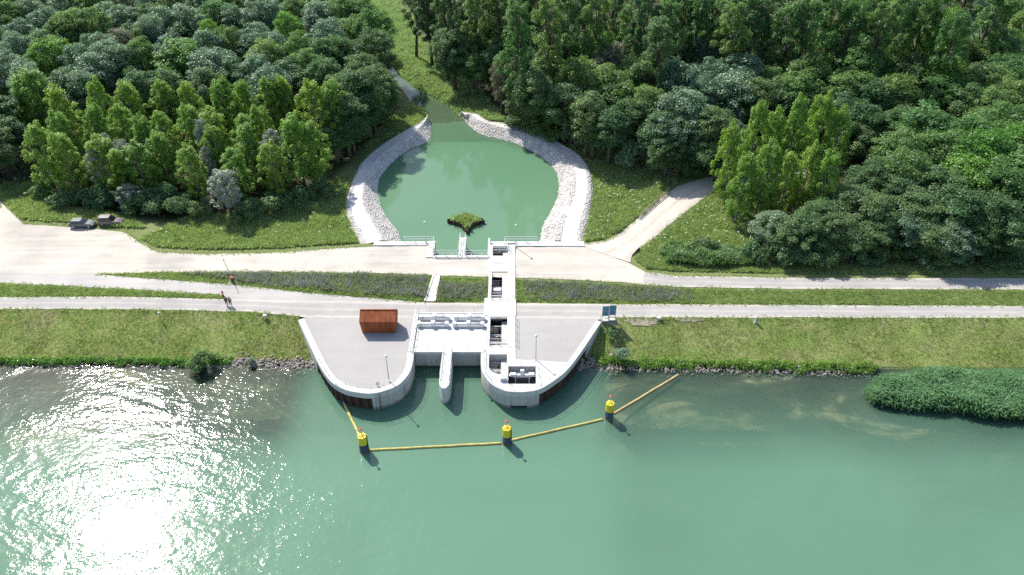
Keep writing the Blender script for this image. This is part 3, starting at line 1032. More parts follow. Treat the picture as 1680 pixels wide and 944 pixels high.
for i, (lb, poly, n) in enumerate((("small white flower heads in the meadow between stone bank and ramp road", MEADOWS[0][1], 90), ("small white flower heads on the slope below the ramp road", MEADOWS[1][1], 70), ("small white flower heads in the grass beside the poplars", MEADOWS[2][1], 40))):
    rng = np.random.default_rng(140 + i)
    xy = scatter(W(poly), n, rng)
    p = np.repeat(np.column_stack([xy, H(xy[:, 0], xy[:, 1]) + 0.75]), 5, axis=0) + rng.normal(size=(n * 5, 3)) * np.array([0.10, 0.10, 0.03])
    t1 = rng.random(len(p)) * 6.283
    d1 = np.stack([np.cos(t1), np.sin(t1), np.zeros(len(p))], axis=1) * 0.09
    d2 = np.stack([-np.sin(t1), np.cos(t1), np.zeros(len(p))], axis=1) * 0.09
    v = np.stack([p - d1, p - d2, p + d1, p + d2], axis=1).reshape(-1, 3)
    o = link("white_flowers", fast_mesh("white_flowers", v, quads=np.arange(len(v)).reshape(-1, 4), attrs={"rnd": rng.random(len(p))}), M['umbel'])
    tag(o, lb, "flowers", kind='stuff')

# ------------------------------------------------------------------ foliage builders
def leaf_quads(p, nrm, size, rng, aspect=0.62):
    n = len(p)
    nrm = nrm / np.maximum(np.linalg.norm(nrm, axis=1, keepdims=True), 1e-6)
    r = rng.normal(size=(n, 3))
    t1 = np.cross(nrm, r)
    t1 /= np.maximum(np.linalg.norm(t1, axis=1, keepdims=True), 1e-6)
    t2 = np.cross(nrm, t1)
    a = (size * (0.7 + 0.6 * rng.random(n)))[:, None]
    v = np.stack([p - t1 * a, p - t2 * a * aspect, p + t1 * a, p + t2 * a * aspect], axis=1).reshape(-1, 3)
    return v, np.arange(4 * n).reshape(-1, 4)


def crown_mesh(name, lobes, per, size, rng, squash=1.0, up=0.9, fill=0.15, rlo=0.40, aspect=0.62):
    """lobes: list of (x,y,z,rx,rz)"""
    Ps, Ns, Rs = [], [], []
    for (x, y, z, rx, rz) in lobes:
        k = int(per * (0.7 + 0.6 * rng.random()))
        d = rng.normal(size=(k, 3))
        d /= np.linalg.norm(d, axis=1, keepdims=True)
        d[:, 2] = np.where(d[:, 2] < -0.35, -d[:, 2], d[:, 2])
        rad = rlo + (1.08 - rlo) * rng.random(k) ** 0.6
        rad = np.where(rng.random(k) < fill, rng.random(k) * 0.6, rad)
        p = d * rad[:, None] * np.array([rx, rx, rz]) + np.array([x, y, z])
        nn = d + rng.normal(size=(k, 3)) * 0.75 + np.array([0, 0, up])
        Ps.append(p); Ns.append(nn)
        Rs.append(np.clip(0.30 + 0.4 * rng.random() + 0.5 * (rng.random(k) - 0.5), 0, 1))
    p, nn, rr = np.concatenate(Ps), np.concatenate(Ns), np.concatenate(Rs)
    v, q = leaf_quads(p, nn, np.full(len(p), size), rng, aspect)
    return fast_mesh(name, v, quads=q, attrs={"rnd": rr})


def trunk_mesh(name, h, r, limbs, rng, zc):
    b = MB()
    bend = [(rng.normal() * 0.02 * h * t, rng.normal() * 0.02 * h * t) for t in (0, .25, .5, .75, 1)]
    path = [(bend[i][0], bend[i][1], -0.4 + (h + 0.4) * t) for i, t in enumerate((0, .25, .5, .75, 1))]
    b.tube(path, [r * 1.35, r, r * 0.8, r * 0.5, r * 0.15], 7)
    for (x, y, z, rx, rz) in limbs:
        z0 = max(zc * 0.7, min(z - 1.5, z * 0.72))
        tt = min(z0 / h, 1)
        bx, by = np.interp(tt, (0, .25, .5, .75, 1), [q[0] for q in bend]), np.interp(tt, (0, .25, .5, .75, 1), [q[1] for q in bend])
        b.tube([(bx, by, z0), ((bx + x) * 0.5, (by + y) * 0.5, z0 * 0.45 + z * 0.55 - 0.3), (x, y, z)], [r * 0.45, r * 0.3, r * 0.08], 5)
    return b.mesh(name, True)


def round_tree(seed, h, R, zc, n=64, per=205, size=0.175, lobe=0.235, open_=0.0):
    rng = np.random.default_rng(seed)
    lobes = []
    zm = (zc + h) / 2
    hz = (h - zc) / 2
    golden = 2.39996
    ph = rng.random(6) * 6.28
    off = rng.random() * 6
    for i in range(n):
        f = (i + 0.5) / n
        cz = 1 - 1.75 * f            # -0.75 .. 1
        rr = math.sqrt(max(0.0, 1 - cz * cz))
        a = off + i * golden + rng.normal() * 0.25
        k = (0.66 + 0.30 * rng.random()) * (0.92 + 0.16 * math.sin(2 * a + ph[0]) + 0.14 * math.sin(3 * a + ph[1] + 2 * cz) + 0.10 * math.sin(5 * a + 4 * cz + ph[2]))
        lr = R * lobe * (0.75 + 0.6 * rng.random())
        lobes.append((R * rr * k * math.cos(a) * 0.98, R * rr * k * math.sin(a) * 0.98, zm + hz * cz * (0.66 + 0.26 * rng.random()), lr, lr * (0.75 + 0.25 * rng.random())))
    for i in range(5):
        a = rng.random() * 6.28
        lobes.append((R * 0.3 * math.cos(a), R * 0.3 * math.sin(a), zm + hz * (rng.random() - 0.4) * 0.8, R * 0.42, R * 0.42))
    cm = crown_mesh("crown_mesh", lobes, per, size, rng)
    tm = trunk_mesh("trunk_mesh", h * 0.85, 0.22 + R * 0.025, [lobes[i] for i in range(4, n, 9)], rng, zc)
    return cm, tm, h, R


def poplar_tree(seed, h, R, zc, n=84, per=135, size=0.175):
    rng = np.random.default_rng(seed)
    lobes = []
    off = rng.random() * 6
    for i in range(n):
        f = (i + 0.5) / n
        z = zc + (h - zc) * (0.06 + 0.86 * f)
        env = R * (math.sin(math.pi * min(1, 0.24 + 0.71 * f)) ** 0.62)
        a = off + i * 2.39996 + rng.normal() * 0.3
        k = (0.35 + 0.62 * rng.random())
        lr = R * 0.185 * (0.75 + 0.6 * rng.random())
        lobes.append((env * k * math.cos(a), env * k * math.sin(a), z, lr, lr * (1.3 + 0.8 * rng.random())))
    for i in range(3):
        a = rng.random() * 6.28
        lobes.append((R * 0.18 * math.cos(a), R * 0.18 * math.sin(a), h - 0.9 - 1.2 * i, R * 0.17, R * 0.38))
    cm = crown_mesh("crown_mesh", lobes, per, size, rng, up=0.8, fill=0.2, rlo=0.35)
    tm = trunk_mesh("trunk_mesh", h * 0.95, 0.20, [lobes[i] for i in range(2, n, 6)], rng, zc)
    return cm, tm, h, R


def tall_tree(seed, h, R, zc, n=60, per=240, size=0.19):
    rng = np.random.default_rng(seed)
    lobes = []
    off = rng.random() * 6
    for i in range(n):
        f = (i + 0.5) / n
        z = zc + (h - zc) * (0.02 + 0.93 * f)
        env = R * (math.sin(math.pi * min(1, 0.22 + 0.70 * f)) ** 0.6)
        a = off + i * 2.39996 + rng.normal() * 0.5
        k = (0.3 + 0.65 * rng.random())
        lr = R * 0.23 * (0.6 + 0.7 * rng.random())
        lobes.append((env * k * math.cos(a), env * k * math.sin(a), z, lr, lr * (0.9 + 0.5 * rng.random())))
    cm = crown_mesh("crown_mesh", lobes, per, size, rng, fill=0.2, rlo=0.4)
    tm = trunk_mesh("trunk_mesh", h * 0.95, 0.36, [lobes[i] for i in range(1, n, 3)], rng, zc)
    return cm, tm, h, R


def shrub_mesh(seed, h, R, n=16, per=230, size=0.14):
    rng = np.random.default_rng(seed)
    lobes = []
    for i in range(n):
        a = rng.random() * 6.28
        k = math.sqrt(rng.random()) * 0.75
        z = h * (0.15 + 0.62 * (1 - k * k) * (0.4 + 0.6 * rng.random()))
        lr = R * 0.34 * (0.7 + 0.6 * rng.random())
        lobes.append((R * k * math.cos(a), R * k * math.sin(a), z, lr, lr * 0.9))
    cm = crown_mesh("crown_mesh", lobes, per, size, rng, fill=0.25)
    tm = trunk_mesh("trunk_mesh", h * 0.6, 0.05 + 0.015 * R, lobes[::4], rng, h * 0.1)
    return cm, tm, h, R


PROTO = {
    'P': [poplar_tree(200 + i, 20, 3.9, 1.6) for i in range(6)],
    'R': [round_tree(220 + i, 18, 5.0, 3.0 + (i % 3)) for i in range(9)],
    'T': [tall_tree(240 + i, 28, 4.6, 8.0) for i in range(3)],
    'W': [round_tree(260 + i, 12, 3.6, 1.2, 60, 170, 0.14, 0.21) for i in range(2)],
    'B': [shrub_mesh(280 + i, 3.5, 2.4) for i in range(3)],
}
ORD = ["first", "second", "third", "fourth", "fifth", "sixth", "seventh", "eighth", "ninth", "tenth", "eleventh", "twelfth", "thirteenth", "fourteenth",
       "fifteenth", "sixteenth", "seventeenth", "eighteenth", "nineteenth", "twentieth", "twenty-first", "twenty-second", "twenty-third", "twenty-fourth", "twenty-fifth", "twenty-sixth", "twenty-seventh", "twenty-eighth", "twenty-ninth", "thirtieth", "thirty-first", "thirty-second", "thirty-third", "thirty-fourth", "thirty-fifth"]
tree_count = [0]


def plant(name, proto, mat, loc, h, R, bark='bark'):
    k = tree_count[0]
    tree_count[0] += 1
    ps = PROTO[proto]
    cm, tm, h0, R0 = ps[k % len(ps)]
    e = empty(name, loc, random.random() * 6.28)
    e.rotation_euler = (random.gauss(0, 0.035), random.gauss(0, 0.035), e.rotation_euler[2])
    st = 1 + random.gauss(0, 0.09)
    e.scale = (R / R0 * st, R / R0 / st, h / h0)
    for nm, me, mt in (("trunk", tm, M[bark]), ("crown", cm, M[mat])):
        o = bpy.data.objects.new(nm, me)
        COL.objects.link(o)
        o.parent = e
        if not me.materials:
            me.materials.append(None)
        o.material_slots[0].link = 'OBJECT'
        o.material_slots[0].material = mt
    return e


# kind letter: (object name, prototype, leaf material, words, height, radius, bark)
KINDS = {
    'p': ("poplar_tree", 'P', 'lf_poplar', "yellow-green poplar", 17, 3.5, 'bark_pale'),
    's': ("silvery_tree", 'R', 'lf_silver', "silvery green broadleaf tree", 17, 4.6, 'bark'),
    'g': ("broadleaf_tree", 'R', 'lf_green', "mid green broadleaf tree", 17, 4.8, 'bark'),
    'b': ("broadleaf_tree", 'R', 'lf_bright', "bright green broadleaf tree", 17, 4.8, 'bark'),
    'd': ("broadleaf_tree", 'R', 'lf_dark', "dark green broadleaf tree", 16, 4.8, 'bark'),
    'u': ("broadleaf_tree", 'R', 'lf_dull', "dull olive broadleaf tree", 15, 4.0, 'bark'),
    't': ("tall_tree", 'T', 'lf_green', "tall green tree", 28, 4.6, 'bark'),
    'k': ("tall_tree", 'T', 'lf_dark', "tall dark tree", 27, 4.6, 'bark'),
    'w': ("willow_tree", 'W', 'lf_willow', "pale silver willow", 12, 3.2, 'bark'),
    'x': ("willow_tree", 'W', 'lf_dull', "grey thinning willow", 13, 2.8, 'bark'),
    'h': ("shrub", 'B', 'lf_dark', "dark green shrub", 4.0, 2.6, 'bark'),
    'j': ("shrub", 'B', 'lf_green', "green shrub", 3.6, 2.4, 'bark'),
    'v': ("shrub", 'B', 'lf_silver', "silver-grey shrub", 4.0, 2.7, 'bark'),
}
# region: (phrase, group, [rows: (row phrase, "kind x ytop [h [R]]; ...")])
FOREST = [
    ("plantation above the cars", "trees of the poplar plantation", [
        ("rear row", "p 42 112 18 5.6; p 95 140; p 155 129; p 202 131; p 257 131; p 305 134; p 357 128; p 388 132; p 432 128; p 457 123 17; p 506 128 18 4.0; p 537 127 18 4.2"),
        ("middle row", "p 85 181 15; p 137 174 15; p 192 174 15; p 222 191 14; p 260 184 15; p 300 174 15; p 350 177 15; p 390 186 14; p 418 172 15; p 480 186 16 4.0"),
        ("front row", "p 50 204 15 4; p 92 216 14; p 162 224 13; p 215 236 12; p 255 219 13; p 305 239 12.5; p 337 206 13; p 375 241 12; p 403 206 14; p 440 232 12.5 3.4; p 185 246 11.5 3.2; p 505 200 14 3.6"),
        ("willow understorey", "w 175 220 12 2.4; w 195 227 12 2.4; w 149 241 11 2.2; w 362 277 10.5 3.3; w 330 194 14 2; w 436 212 13 2.8; w 204 303 6 2.6; w 330 240 10 1.8"),
        ("shrub fringe", "h 95 312 4.5 3; h 128 312 4 2.6; h 165 314 4 2.6; h 208 318 4.5 3; h 250 318 5 3; h 285 312 5.5 3.2; h 322 322 4.5 2.8; j 62 296 4 2.8; h 402 322 5 3; h 440 312 5 3; h 482 304 5 3; h 225 300 6 3; h 265 298 6 3; h 150 296 6 3; h 520 290 4.5 2.8")]),  # dark shrubs stand in for the shade low under the poplars
    ("wood behind the poplars", "trees of the wood behind the poplars", [
        ("hindmost row", "s -30 -34; g 10 -30; s 55 -28; s 100 -32; g 145 -26; s 190 -30; s 235 -28; d 280 -32; s 325 -28; g 370 -30; s 415 -34; s 460 -32; g 505 -34; s 545 -36; g 580 -34"),
        ("farthest row", "s -38 0; g 0 2; s 40 -6; s 68 8; g 125 10 18 6; s 165 2; s 196 4; d 232 2; s 262 10; s 300 6 18 5.4; g 350 0; s 372 6; s 406 -2; s 440 -4; g 480 -8; s 520 -6; g 560 -10; g 590 -8"),
        ("fourth row", "s 30 30; d 100 26; s 155 48; g 112 18; b 330 26 17 3; d 215 38; s 245 24; d 282 34; s 420 33; b 467 16 18 4.4; s 512 10; s 532 28 18 5; g 575 20; g 605 12 19 5"),
        ("third row", "s 14 50; u 192 46; s 330 46; g 370 40; s 408 44; s 447 48; d 58 46; s 172 60; d 300 62; g 483 54 18 4; g 545 54; d 575 66; d 520 60; d 612 48 17 5"),
        ("second row", "d -34 40; d -40 78; s 6 80; b 72 61 17 5.4; s 122 71; s 146 83; s 185 71; g 218 64 17 4; s 272 54; b 285 63 17 6.4; s 345 76 17 6; g 430 64 17 5; s 410 88; g 500 79 17 4.6; d 372 92; d 592 84"),
        ("nearest row", "d -30 110; d -44 150 15; d -14 150 15; d -40 195 13; d -8 190 12 4; d -30 232 10 4; s 30 100; d 110 108; s 118 112 16 4; d 225 112; d 262 112; d 330 108; s 440 104; d 465 96; d 535 96 17 5; d 568 112 17 5; d 595 110 17 5; d 614 104 15 4.4; d 624 132 10 3.2; d 560 150 15 4.6; b 600 150 11 3.4; d 572 176 11 4; d 612 168 8 3.2; d 545 205 9 3.6")]),
    ("wood beside the creek", "trees of the wood beside the creek", [
        ("farthest row", "k 672 -60; k 700 -50; k 728 -42; t 775 -24; t 800 -50; t 826 -22; k 860 -44; t 885 -30; t 905 -10; t 938 -20; k 962 -36; t 985 -24; t 1010 -34; t 1040 -16; k 1072 -12"),
        ("third row", "t 845 -6 30 4.4; d 742 40 17 5; g 775 52 15 4; k 705 -72; k 738 -74 26 5; k 764 -40 24 4; d 800 40; d 826 60; d 872 52; g 886 46 17 4; d 920 60; g 1025 39 17 5; d 955 54; d 1060 60"),
        ("second row", "b 980 49 19 6; u 1004 70 18 5.6; g 780 84 12 4; d 745 66 13 4.4; x 822 84 16 3; d 860 82 14 4; d 906 84 16 5; g 950 90 18 5; g 990 98 18 5.6; g 1040 96 17 5; d 1066 92; d 880 110"),
        ("nearest row", "d 850 122 11 4; d 866 145 11 4; j 895 165 8 3.2; d 930 130 15 5; d 966 150 15 5; g 1015 128 16 5.4; g 1062 136 16 4.6; d 1005 176 13 4.6; d 1040 158 14 5; d 975 190 10 4; v 937 203 5 2.7; j 886 190 5 3.2; h 850 182 5 3; j 905 205 4 2.6; v 1042 226 7 3.4; d 1085 184 13 4.4; d 1100 220 10 4; h 1118 240 6 3.4; h 1080 235 6 3.4; h 1135 252 5 3")]),
    ("wood behind the ramp road", "trees of the wood behind the ramp road", [
        ("hindmost row", "t 1110 -44; k 1140 -46; t 1180 -42; k 1225 -46; t 1262 -42; k 1300 -44; t 1352 -44; k 1415 -46; t 1450 -42; k 1510 -44; t 1550 -40; k 1605 -44; t 1640 -36; s 1680 -30; g 1715 -20"),
        ("farthest row", "t 1098 -10; k 1125 -16; t 1150 -8; k 1172 -14; t 1195 -10; t 1216 0; k 1245 -14; k 1270 -6; t 1312 2 28 5; t 1340 -8; t 1372 -14; t 1400 -2 28 5.4; k 1432 -12; t 1460 -8; t 1492 -14; t 1530 -6; b 1560 0 27 4; t 1582 12; s 1628 0 20 5; g 1664 -10; g 1690 10"),
        ("fourth row", "k 1090 30; d 1120 50; s 1156 60 17 4.4; g 1206 40 18 5.4; g 1250 44 17 5; g 1308 46 17 4; d 1340 62; g 1376 48 18 6; g 1458 46 16 4; g 1500 58 17 5; s 1546 40 17 3.8; d 1420 60; g 1600 62 16 5; d 1570 72; g 1650 46 18 6; s 1625 50 16 4"),
        ("third row", "g 1082 80; s 1112 100 18 5; s 1160 92 18 5.6; u 1292 70 15 4; s 1226 86 18 6; g 1330 92 18 6; g 1272 104 16 4.6; g 1412 78 19 6.4; g 1450 76 18 6; d 1500 86 17 6; b 1556 86 18 6; d 1615 98 17 5; g 1642 106 17 5; g 1675 92 17 6; d 1195 70; d 1360 76"),
        ("second row", "s 1125 142 17 5.4; s 1168 122 17 5.6; s 1208 118 17 5.6; d 1245 126 16 5; d 1290 124 16 5; g 1320 116 17 6; g 1400 118 17 6; d 1440 124; g 1480 120 17 5.4; g 1556 124 15 6; d 1600 132; g 1640 140 17 5; g 1685 130"),
        ("nearest row", "s 1096 184 13 4.6; s 1136 186 13 4.4; d 1170 172 15 5; d 1196 190 13 4.6; d 1422 166 15 5; d 1455 180 13 4.4; d 1490 174 14 4.4; d 1150 222 9 4; d 1185 225 10 4; d 1410 196 12 4.6; d 1390 150 15 4.4")]),
    ("stand beside the ramp road", "trees of the bright poplar stand", [
        ("rear row", "p 1249 163 20 3.2; p 1283 176 18 3; p 1312 157 20 3.4; p 1364 153 20 3.4; p 1388 178 18 3"),
        ("front row", "p 1212 200 18 3; p 1226 252 15 3.1; p 1264 228 17 3.1; p 1298 250 15 3; p 1332 236 16 3; p 1362 248 16 3.3")]),
    ("dark wood along the long road", "trees of the dark wood along the road", [
        ("rear row", "g 1536 177 17 6.2; g 1602 192 17 6; g 1664 164 18 6.4; g 1490 214 16 5; g 1566 214 16 5.6; b 1640 216 17 6.4; b 1690 200 17 6; g 1700 240 16 6"),
        ("middle row", "d 1444 262 13 5; g 1505 246 15 5; d 1480 290 12 4.6; b 1600 254 15 6; d 1550 276 14 5; g 1650 268 15 6; d 1406 306 11 4.4; d 1440 318 11 4.4; d 1520 312 12 4.8; d 1580 305 13 5; d 1630 310 13 5; d 1690 300 13 5; d 1350 330 10 4"),
        ("front row", "d 1372 348 9 3.8; d 1330 352 9 3.8; s 1504 352 9 3.6; d 1440 362 8 3.6; s 1568 370 8.5 3.8; d 1540 372 8 3.6; d 1620 360 9 4; d 1670 352 10 4.4; s 1272 350 8 3.4; d 1295 362 8 3.4; d 1405 372 7 3.4"),
        ("shrub fringe", "j 1468 392 4.5 3; j 1605 406 3 2.4; h 1245 392 5 3; h 1285 398 5 3.2; h 1325 402 5 3.2; h 1365 402 5 3; h 1405 404 4.5 3; h 1440 404 4 2.8; h 1510 410 4 3; h 1545 410 4 3; h 1575 408 4 3; h 1640 410 4 3; h 1672 408 4.5 3.2; j 1110 398 3 2.6; j 1140 402 3.4 2.8; h 1160 388 4 2.6; j 1190 404 3 2.8")]),
]
placed = []
for phrase, group, rows in FOREST:
    for rowname, spec in rows:
        items = []
        for it in spec.split(';'):
            w = it.split()
            k = KINDS[w[0]]
            h = float(w[3]) if len(w) > 3 else k[4] * (0.93 + 0.14 * random.random())
            R = float(w[4]) if len(w) > 4 else k[5] * (0.9 + 0.2 * random.random())
            if k[1] == 'R': R *= 1.12
            items.append((float(w[1]), float(w[2]), w[0], h, R))
        items.sort()
        count = {}
        for x, y, kk, h, R in items:
            nm, pr, mt, words, _, _, bk = KINDS[kk]
            q = P(x, y, 2.0 + h)
            base = float(H(q.x, q.y))
            e = plant(nm, pr, mt, (q.x, q.y, base), h, R, bk)
            count[words] = count.get(words, 0) + 1
            e["_i"] = count[words]
            e["_w"] = words
            placed.append((q.x, q.y, R, e))
            nmine = count[words]
            tot = sum(1 for t in items if KINDS[t[2]][3] == words)
            if tot == 1:
                lb = f"only {words} in the {rowname}, {phrase}"
            else:
                lb = f"{words}, {ORD[nmine - 1]} from left, {rowname}, {phrase}"
            cat = "shrub" if nm == "shrub" else "tree"
            tag(e, lb, cat, group)
            del e["_i"]; del e["_w"]

# undergrowth on the forest floor
rng = np.random.default_rng(500)
for lb, poly, n in (("low undergrowth on the floor of the wood around the poplars", FLOOR_L, 26000), ("low undergrowth on the floor of the wood on the ramp side", FLOOR_R, 34000)):
    xy = scatter(poly, n, rng)
    z = H(xy[:, 0], xy[:, 1]) + 0.1 + 1.9 * rng.random(n) ** 1.5
    v, q = leaf_quads(np.column_stack([xy, z]), rng.normal(size=(n, 3)) * 0.7 + np.array([0, 0, 1.0]), np.full(n, 0.42), rng)
    o = link("undergrowth", fast_mesh("undergrowth", v, quads=q, attrs={"rnd": rng.random(n)}), M['grass_dark'])
    tag(o, lb, "undergrowth", kind='stuff')

# reeds
def reed_bed(label, poly, n, h, seed, zf, mat='reed'):
    rng = np.random.default_rng(seed)
    xy = scatter(poly, n, rng)
    d = np.minimum(dist_poly(poly, xy[:, 0], xy[:, 1]) / 1.2, 1)
    hh = h * (0.55 + 0.45 * d) * (0.62 + 0.6 * vnoise(xy[:, 0], xy[:, 1], 0.45, seed))
    z = zf(xy[:, 0], xy[:, 1])
    # each stem: leaves arching off at several heights
    lv = 6
    N = n * lv
    p = np.repeat(np.column_stack([xy, z]), lv, axis=0)
    H_ = np.repeat(hh, lv)
    t = 0.25 + 0.75 * rng.random(N)
    p[:, 2] += H_ * t * 0.88
    a = rng.random(N) * 6.283
    L = 0.5 + 0.4 * rng.random(N)
    dirv = np.stack([np.cos(a), np.sin(a), np.zeros(N)], axis=1)
    side = np.stack([-np.sin(a), np.cos(a), np.zeros(N)], axis=1) * 0.06
    mid = p + dirv * (L * 0.42)[:, None]; mid[:, 2] += 0.26
    tip = p + dirv * L[:, None]; tip[:, 2] += 0.10 + 0.45 * (rng.random(N) - 0.25)
    v = np.stack([p, mid - side, tip, mid + side], axis=1).reshape(-1, 3)
    o = link("reed_bed", fast_mesh("reed_bed", v, quads=np.arange(4 * N).reshape(-1, 4), attrs={"rnd": rng.random(N)}), M[mat])
    tag(o, label, "reeds", kind='stuff')


reed_bed("large blue-green reed bed standing in the canal water", PP([(1416, 650), (1438, 628), (1520, 618), (1900, 616), (1900, 700), (1680, 692), (1620, 690), (1560, 678), (1500, 676), (1450, 669), (1425, 662)], 0), 12000, 2.7, 600, lambda x, y: np.full_like(x, -0.1))
reed_bed("dark reed patch at the foot of the slope below the ramp road", PP([(1092, 440), (1100, 415), (1150, 405), (1225, 420), (1232, 442), (1160, 446)], 2.2), 4200, 2.2, 601, H, 'lf_green')


def bank_green(label, pxs, n, seed, w=0.9, h=0.9, mat='lf_green'):
    rng = np.random.default_rng(seed)
    line = resample(PP(pxs, 0.3), 300)
    Ps = []
    for k in range(n):
        c = line[rng.integers(0, 300)]
        r = 0.3 + 0.45 * rng.random()
        cy = rng.normal() * w * 0.4 + 0.3
        m = 90
        d = rng.normal(size=(m, 3)); d /= np.linalg.norm(d, axis=1, keepdims=True)
        d[:, 2] = np.abs(d[:, 2])
        Ps.append((np.array([c[0] + rng.normal() * 0.2, c[1] + cy, 0.1 + max(0, cy) * 0.33]) + d * r * np.array([1.1, 0.9, h * (0.8 + 0.6 * rng.random())]), d))
    p = np.concatenate([a for a, _ in Ps]); d = np.concatenate([b for _, b in Ps])
    v, q = leaf_quads(p, d + rng.normal(size=d.shape) * 0.6, np.full(len(p), 0.13), rng)
    o = link("bank_shrubbery", fast_mesh("bank_shrubbery", v, quads=q, attrs={"rnd": rng.random(len(p))}), M[mat])
    tag(o, label, "shrubbery", kind='stuff')


bank_green("low green shrubbery along the water edge between wall and reeds", [(985, 596), (1060, 599), (1250, 602), (1435, 606)], 260, 610, mat='lf_bright')
bank_green("low green shrubbery along the glittering water edge", [(-150, 595), (0, 595), (180, 594), (375, 597)], 230, 611, 0.7, 0.8, mat='lf_bright')
bank_green("herbs growing beside the slanting wall below the two blue panels", [(975, 588), (990, 560), (1000, 545), (1012, 575), (1010, 592)], 60, 612, 1.2, 1.0, mat='grass_tall')
for (x, y, kk, h, R, lb) in [(336, 579, 'j', 3.2, 2.3, "round dark green bush overhanging the water below the bank"),
                             (1019, 553, 'v', 2.4, 1.5, "blue-grey bush on the bank below the two blue panels"),
                             (1004, 534, 'h', 1.4, 1.3, "dark low bush just below the two blue panels"),
                             (300, 590, 'v', 1.0, 0.8, "small grey-green tuft bush at the stony water edge")]:
    nm, pr, mt, words, _, _, bk = KINDS[kk]
    q = P(x, y, h + 0.8)
    if x == 336: q = P(x, 602, 0.2)
    elif x == 300: q = P(412, 596, 0.4)
    elif x == 1019: q = P(1019, 588, 0.9)
    else: q = P(1004, 549, 2.1)
    tag(plant("bush", pr, mt, (q.x, q.y, q.z - 0.1), h, R, bk), lb, "bush")

# ------------------------------------------------------------------ inlet structure
def offset_path(path, d):
    """shift a plan path to its left by d"""
    out = []
    n = len(path)
    for i, p in enumerate(path):
        a, b = path[max(i - 1, 0)], path[min(i + 1, n - 1)]
        t = Vector((b[0] - a[0], b[1] - a[1], 0)).normalized()
        out.append(Vector((p[0] - t.y * d, p[1] + t.x * d, p[2])))
    return out


def wall_along(name, path, thick, z0, z1, mat, parent, inner_side=1, bevel=0.0):
    """upright wall: path is its outer face, thickness towards the left (1) or right (-1)"""
    q = offset_path(path, thick * inner_side)
    n = len(path)
    v, f = [], []
    for a, b in zip(path, q):
        v += [(a[0], a[1], z0), (a[0], a[1], z1), (b[0], b[1], z1), (b[0], b[1], z0)]
    for i in range(n - 1):
        k, j = 4 * i, 4 * (i + 1)
        for e in range(4):
            f.append((k + e, k + (e + 1) % 4, j + (e + 1) % 4, j + e))
    f.append((0, 1, 2, 3)); f.append((4 * n - 4, 4 * n - 3, 4 * n - 2, 4 * n - 1))
    return MB().add(v, f).build(name, mat, parent, bevel=bevel)


def slab_with_holes(name, outer, holes, ztop, zdeep, mat, parent, zouter=None):
    bm = bmesh.new()
    edges = []
    loops = []
    for lp in [outer] + holes:
        vs = [bm.verts.new((p[0], p[1], ztop)) for p in lp]
        edges += [bm.edges.new((vs[i], vs[(i + 1) % len(vs)])) for i in range(len(vs))]
        loops.append(vs)
    bmesh.ops.triangle_fill(bm, use_beauty=True, use_dissolve=False, edges=edges)
    for li, vs in enumerate(loops):
        zb = zdeep if li else (zouter if zouter is not None else zdeep)
        lo = [bm.verts.new((v.co.x, v.co.y, zb)) for v in vs]
        for i in range(len(vs)):
            j = (i + 1) % len(vs)
            bm.faces.new((vs[i], vs[j], lo[j], lo[i]))
    bmesh.ops.recalc_face_normals(bm, faces=bm.faces)
    me = bpy.data.meshes.new(name)
    bm.to_mesh(me); bm.free()
    return link(name, me, mat, parent)


def poly_sheet(name, pts, z, mat, kind='structure'):
    bm = bmesh.new()
    vs = [bm.verts.new((p[0], p[1], z)) for p in pts]
    es = [bm.edges.new((vs[i], vs[(i + 1) % len(vs)])) for i in range(len(vs))]
    bmesh.ops.triangle_fill(bm, use_beauty=True, use_dissolve=False, edges=es)
    for f in bm.faces:
        if f.normal.z < 0:
            f.normal_flip()
    me = bpy.data.meshes.new(name)
    bm.to_mesh(me); bm.free()
    return tag(link(name, me, mat), kind=kind)


ZC = 3.25
LPX = [(489, 525), (506, 562), (523, 597), (534, 615), (546, 629), (564, 639), (585, 644), (609, 646), (633, 641), (655, 631), (671, 613), (677.5, 594), (679, 578)]
RPX = [(789, 578), (789, 600), (793, 613), (804, 628), (820, 638.5), (838, 643), (865, 643), (885, 639), (900, 631), (913, 622), (929, 609), (947, 587), (967, 558), (987, 528)]
Lpath = catmull(PP(LPX, ZC), 5)
Rpath = catmull(PP(RPX, ZC), 5)

inlet = empty("inlet_structure", (0, 0, 0))
tag(inlet, "white concrete canal inlet with two rounded noses, bays and fish channel", "inlet structure")
CON, DECK = M['concrete'], M['deck']


def idx_near(path, px, py):
    q = P(px, py, ZC)
    return min(range(len(path)), key=lambda i: (path[i] - q).length)


# hut side nose
iL = idx_near(Lpath, 609, 646)
wall_along("coping", Lpath, 0.95, 2.25, ZC, DECK, inlet, bevel=0.03)
wall_along("nose_wall", Lpath[iL:], 0.9, -3.5, 2.248, CON, inlet)
# fish channel side nose
iR = idx_near(Rpath, 885, 639)
wall_along("nose_wall", Rpath[:iR + 1], 0.75, 0.55, 2.248, CON, inlet)
iN0, iN1 = idx_near(Rpath, 840, 643), idx_near(Rpath, 866, 643)
wall_along("nose_wall", Rpath[:iN0 + 1], 0.75, -3.5, 0.548, CON, inlet)
wall_along("nose_wall", Rpath[iN1:iR + 1], 0.75, -3.5, 0.548, CON, inlet)
wall_along("coping", Rpath, 0.85, 2.25, ZC, DECK, inlet, bevel=0.03)

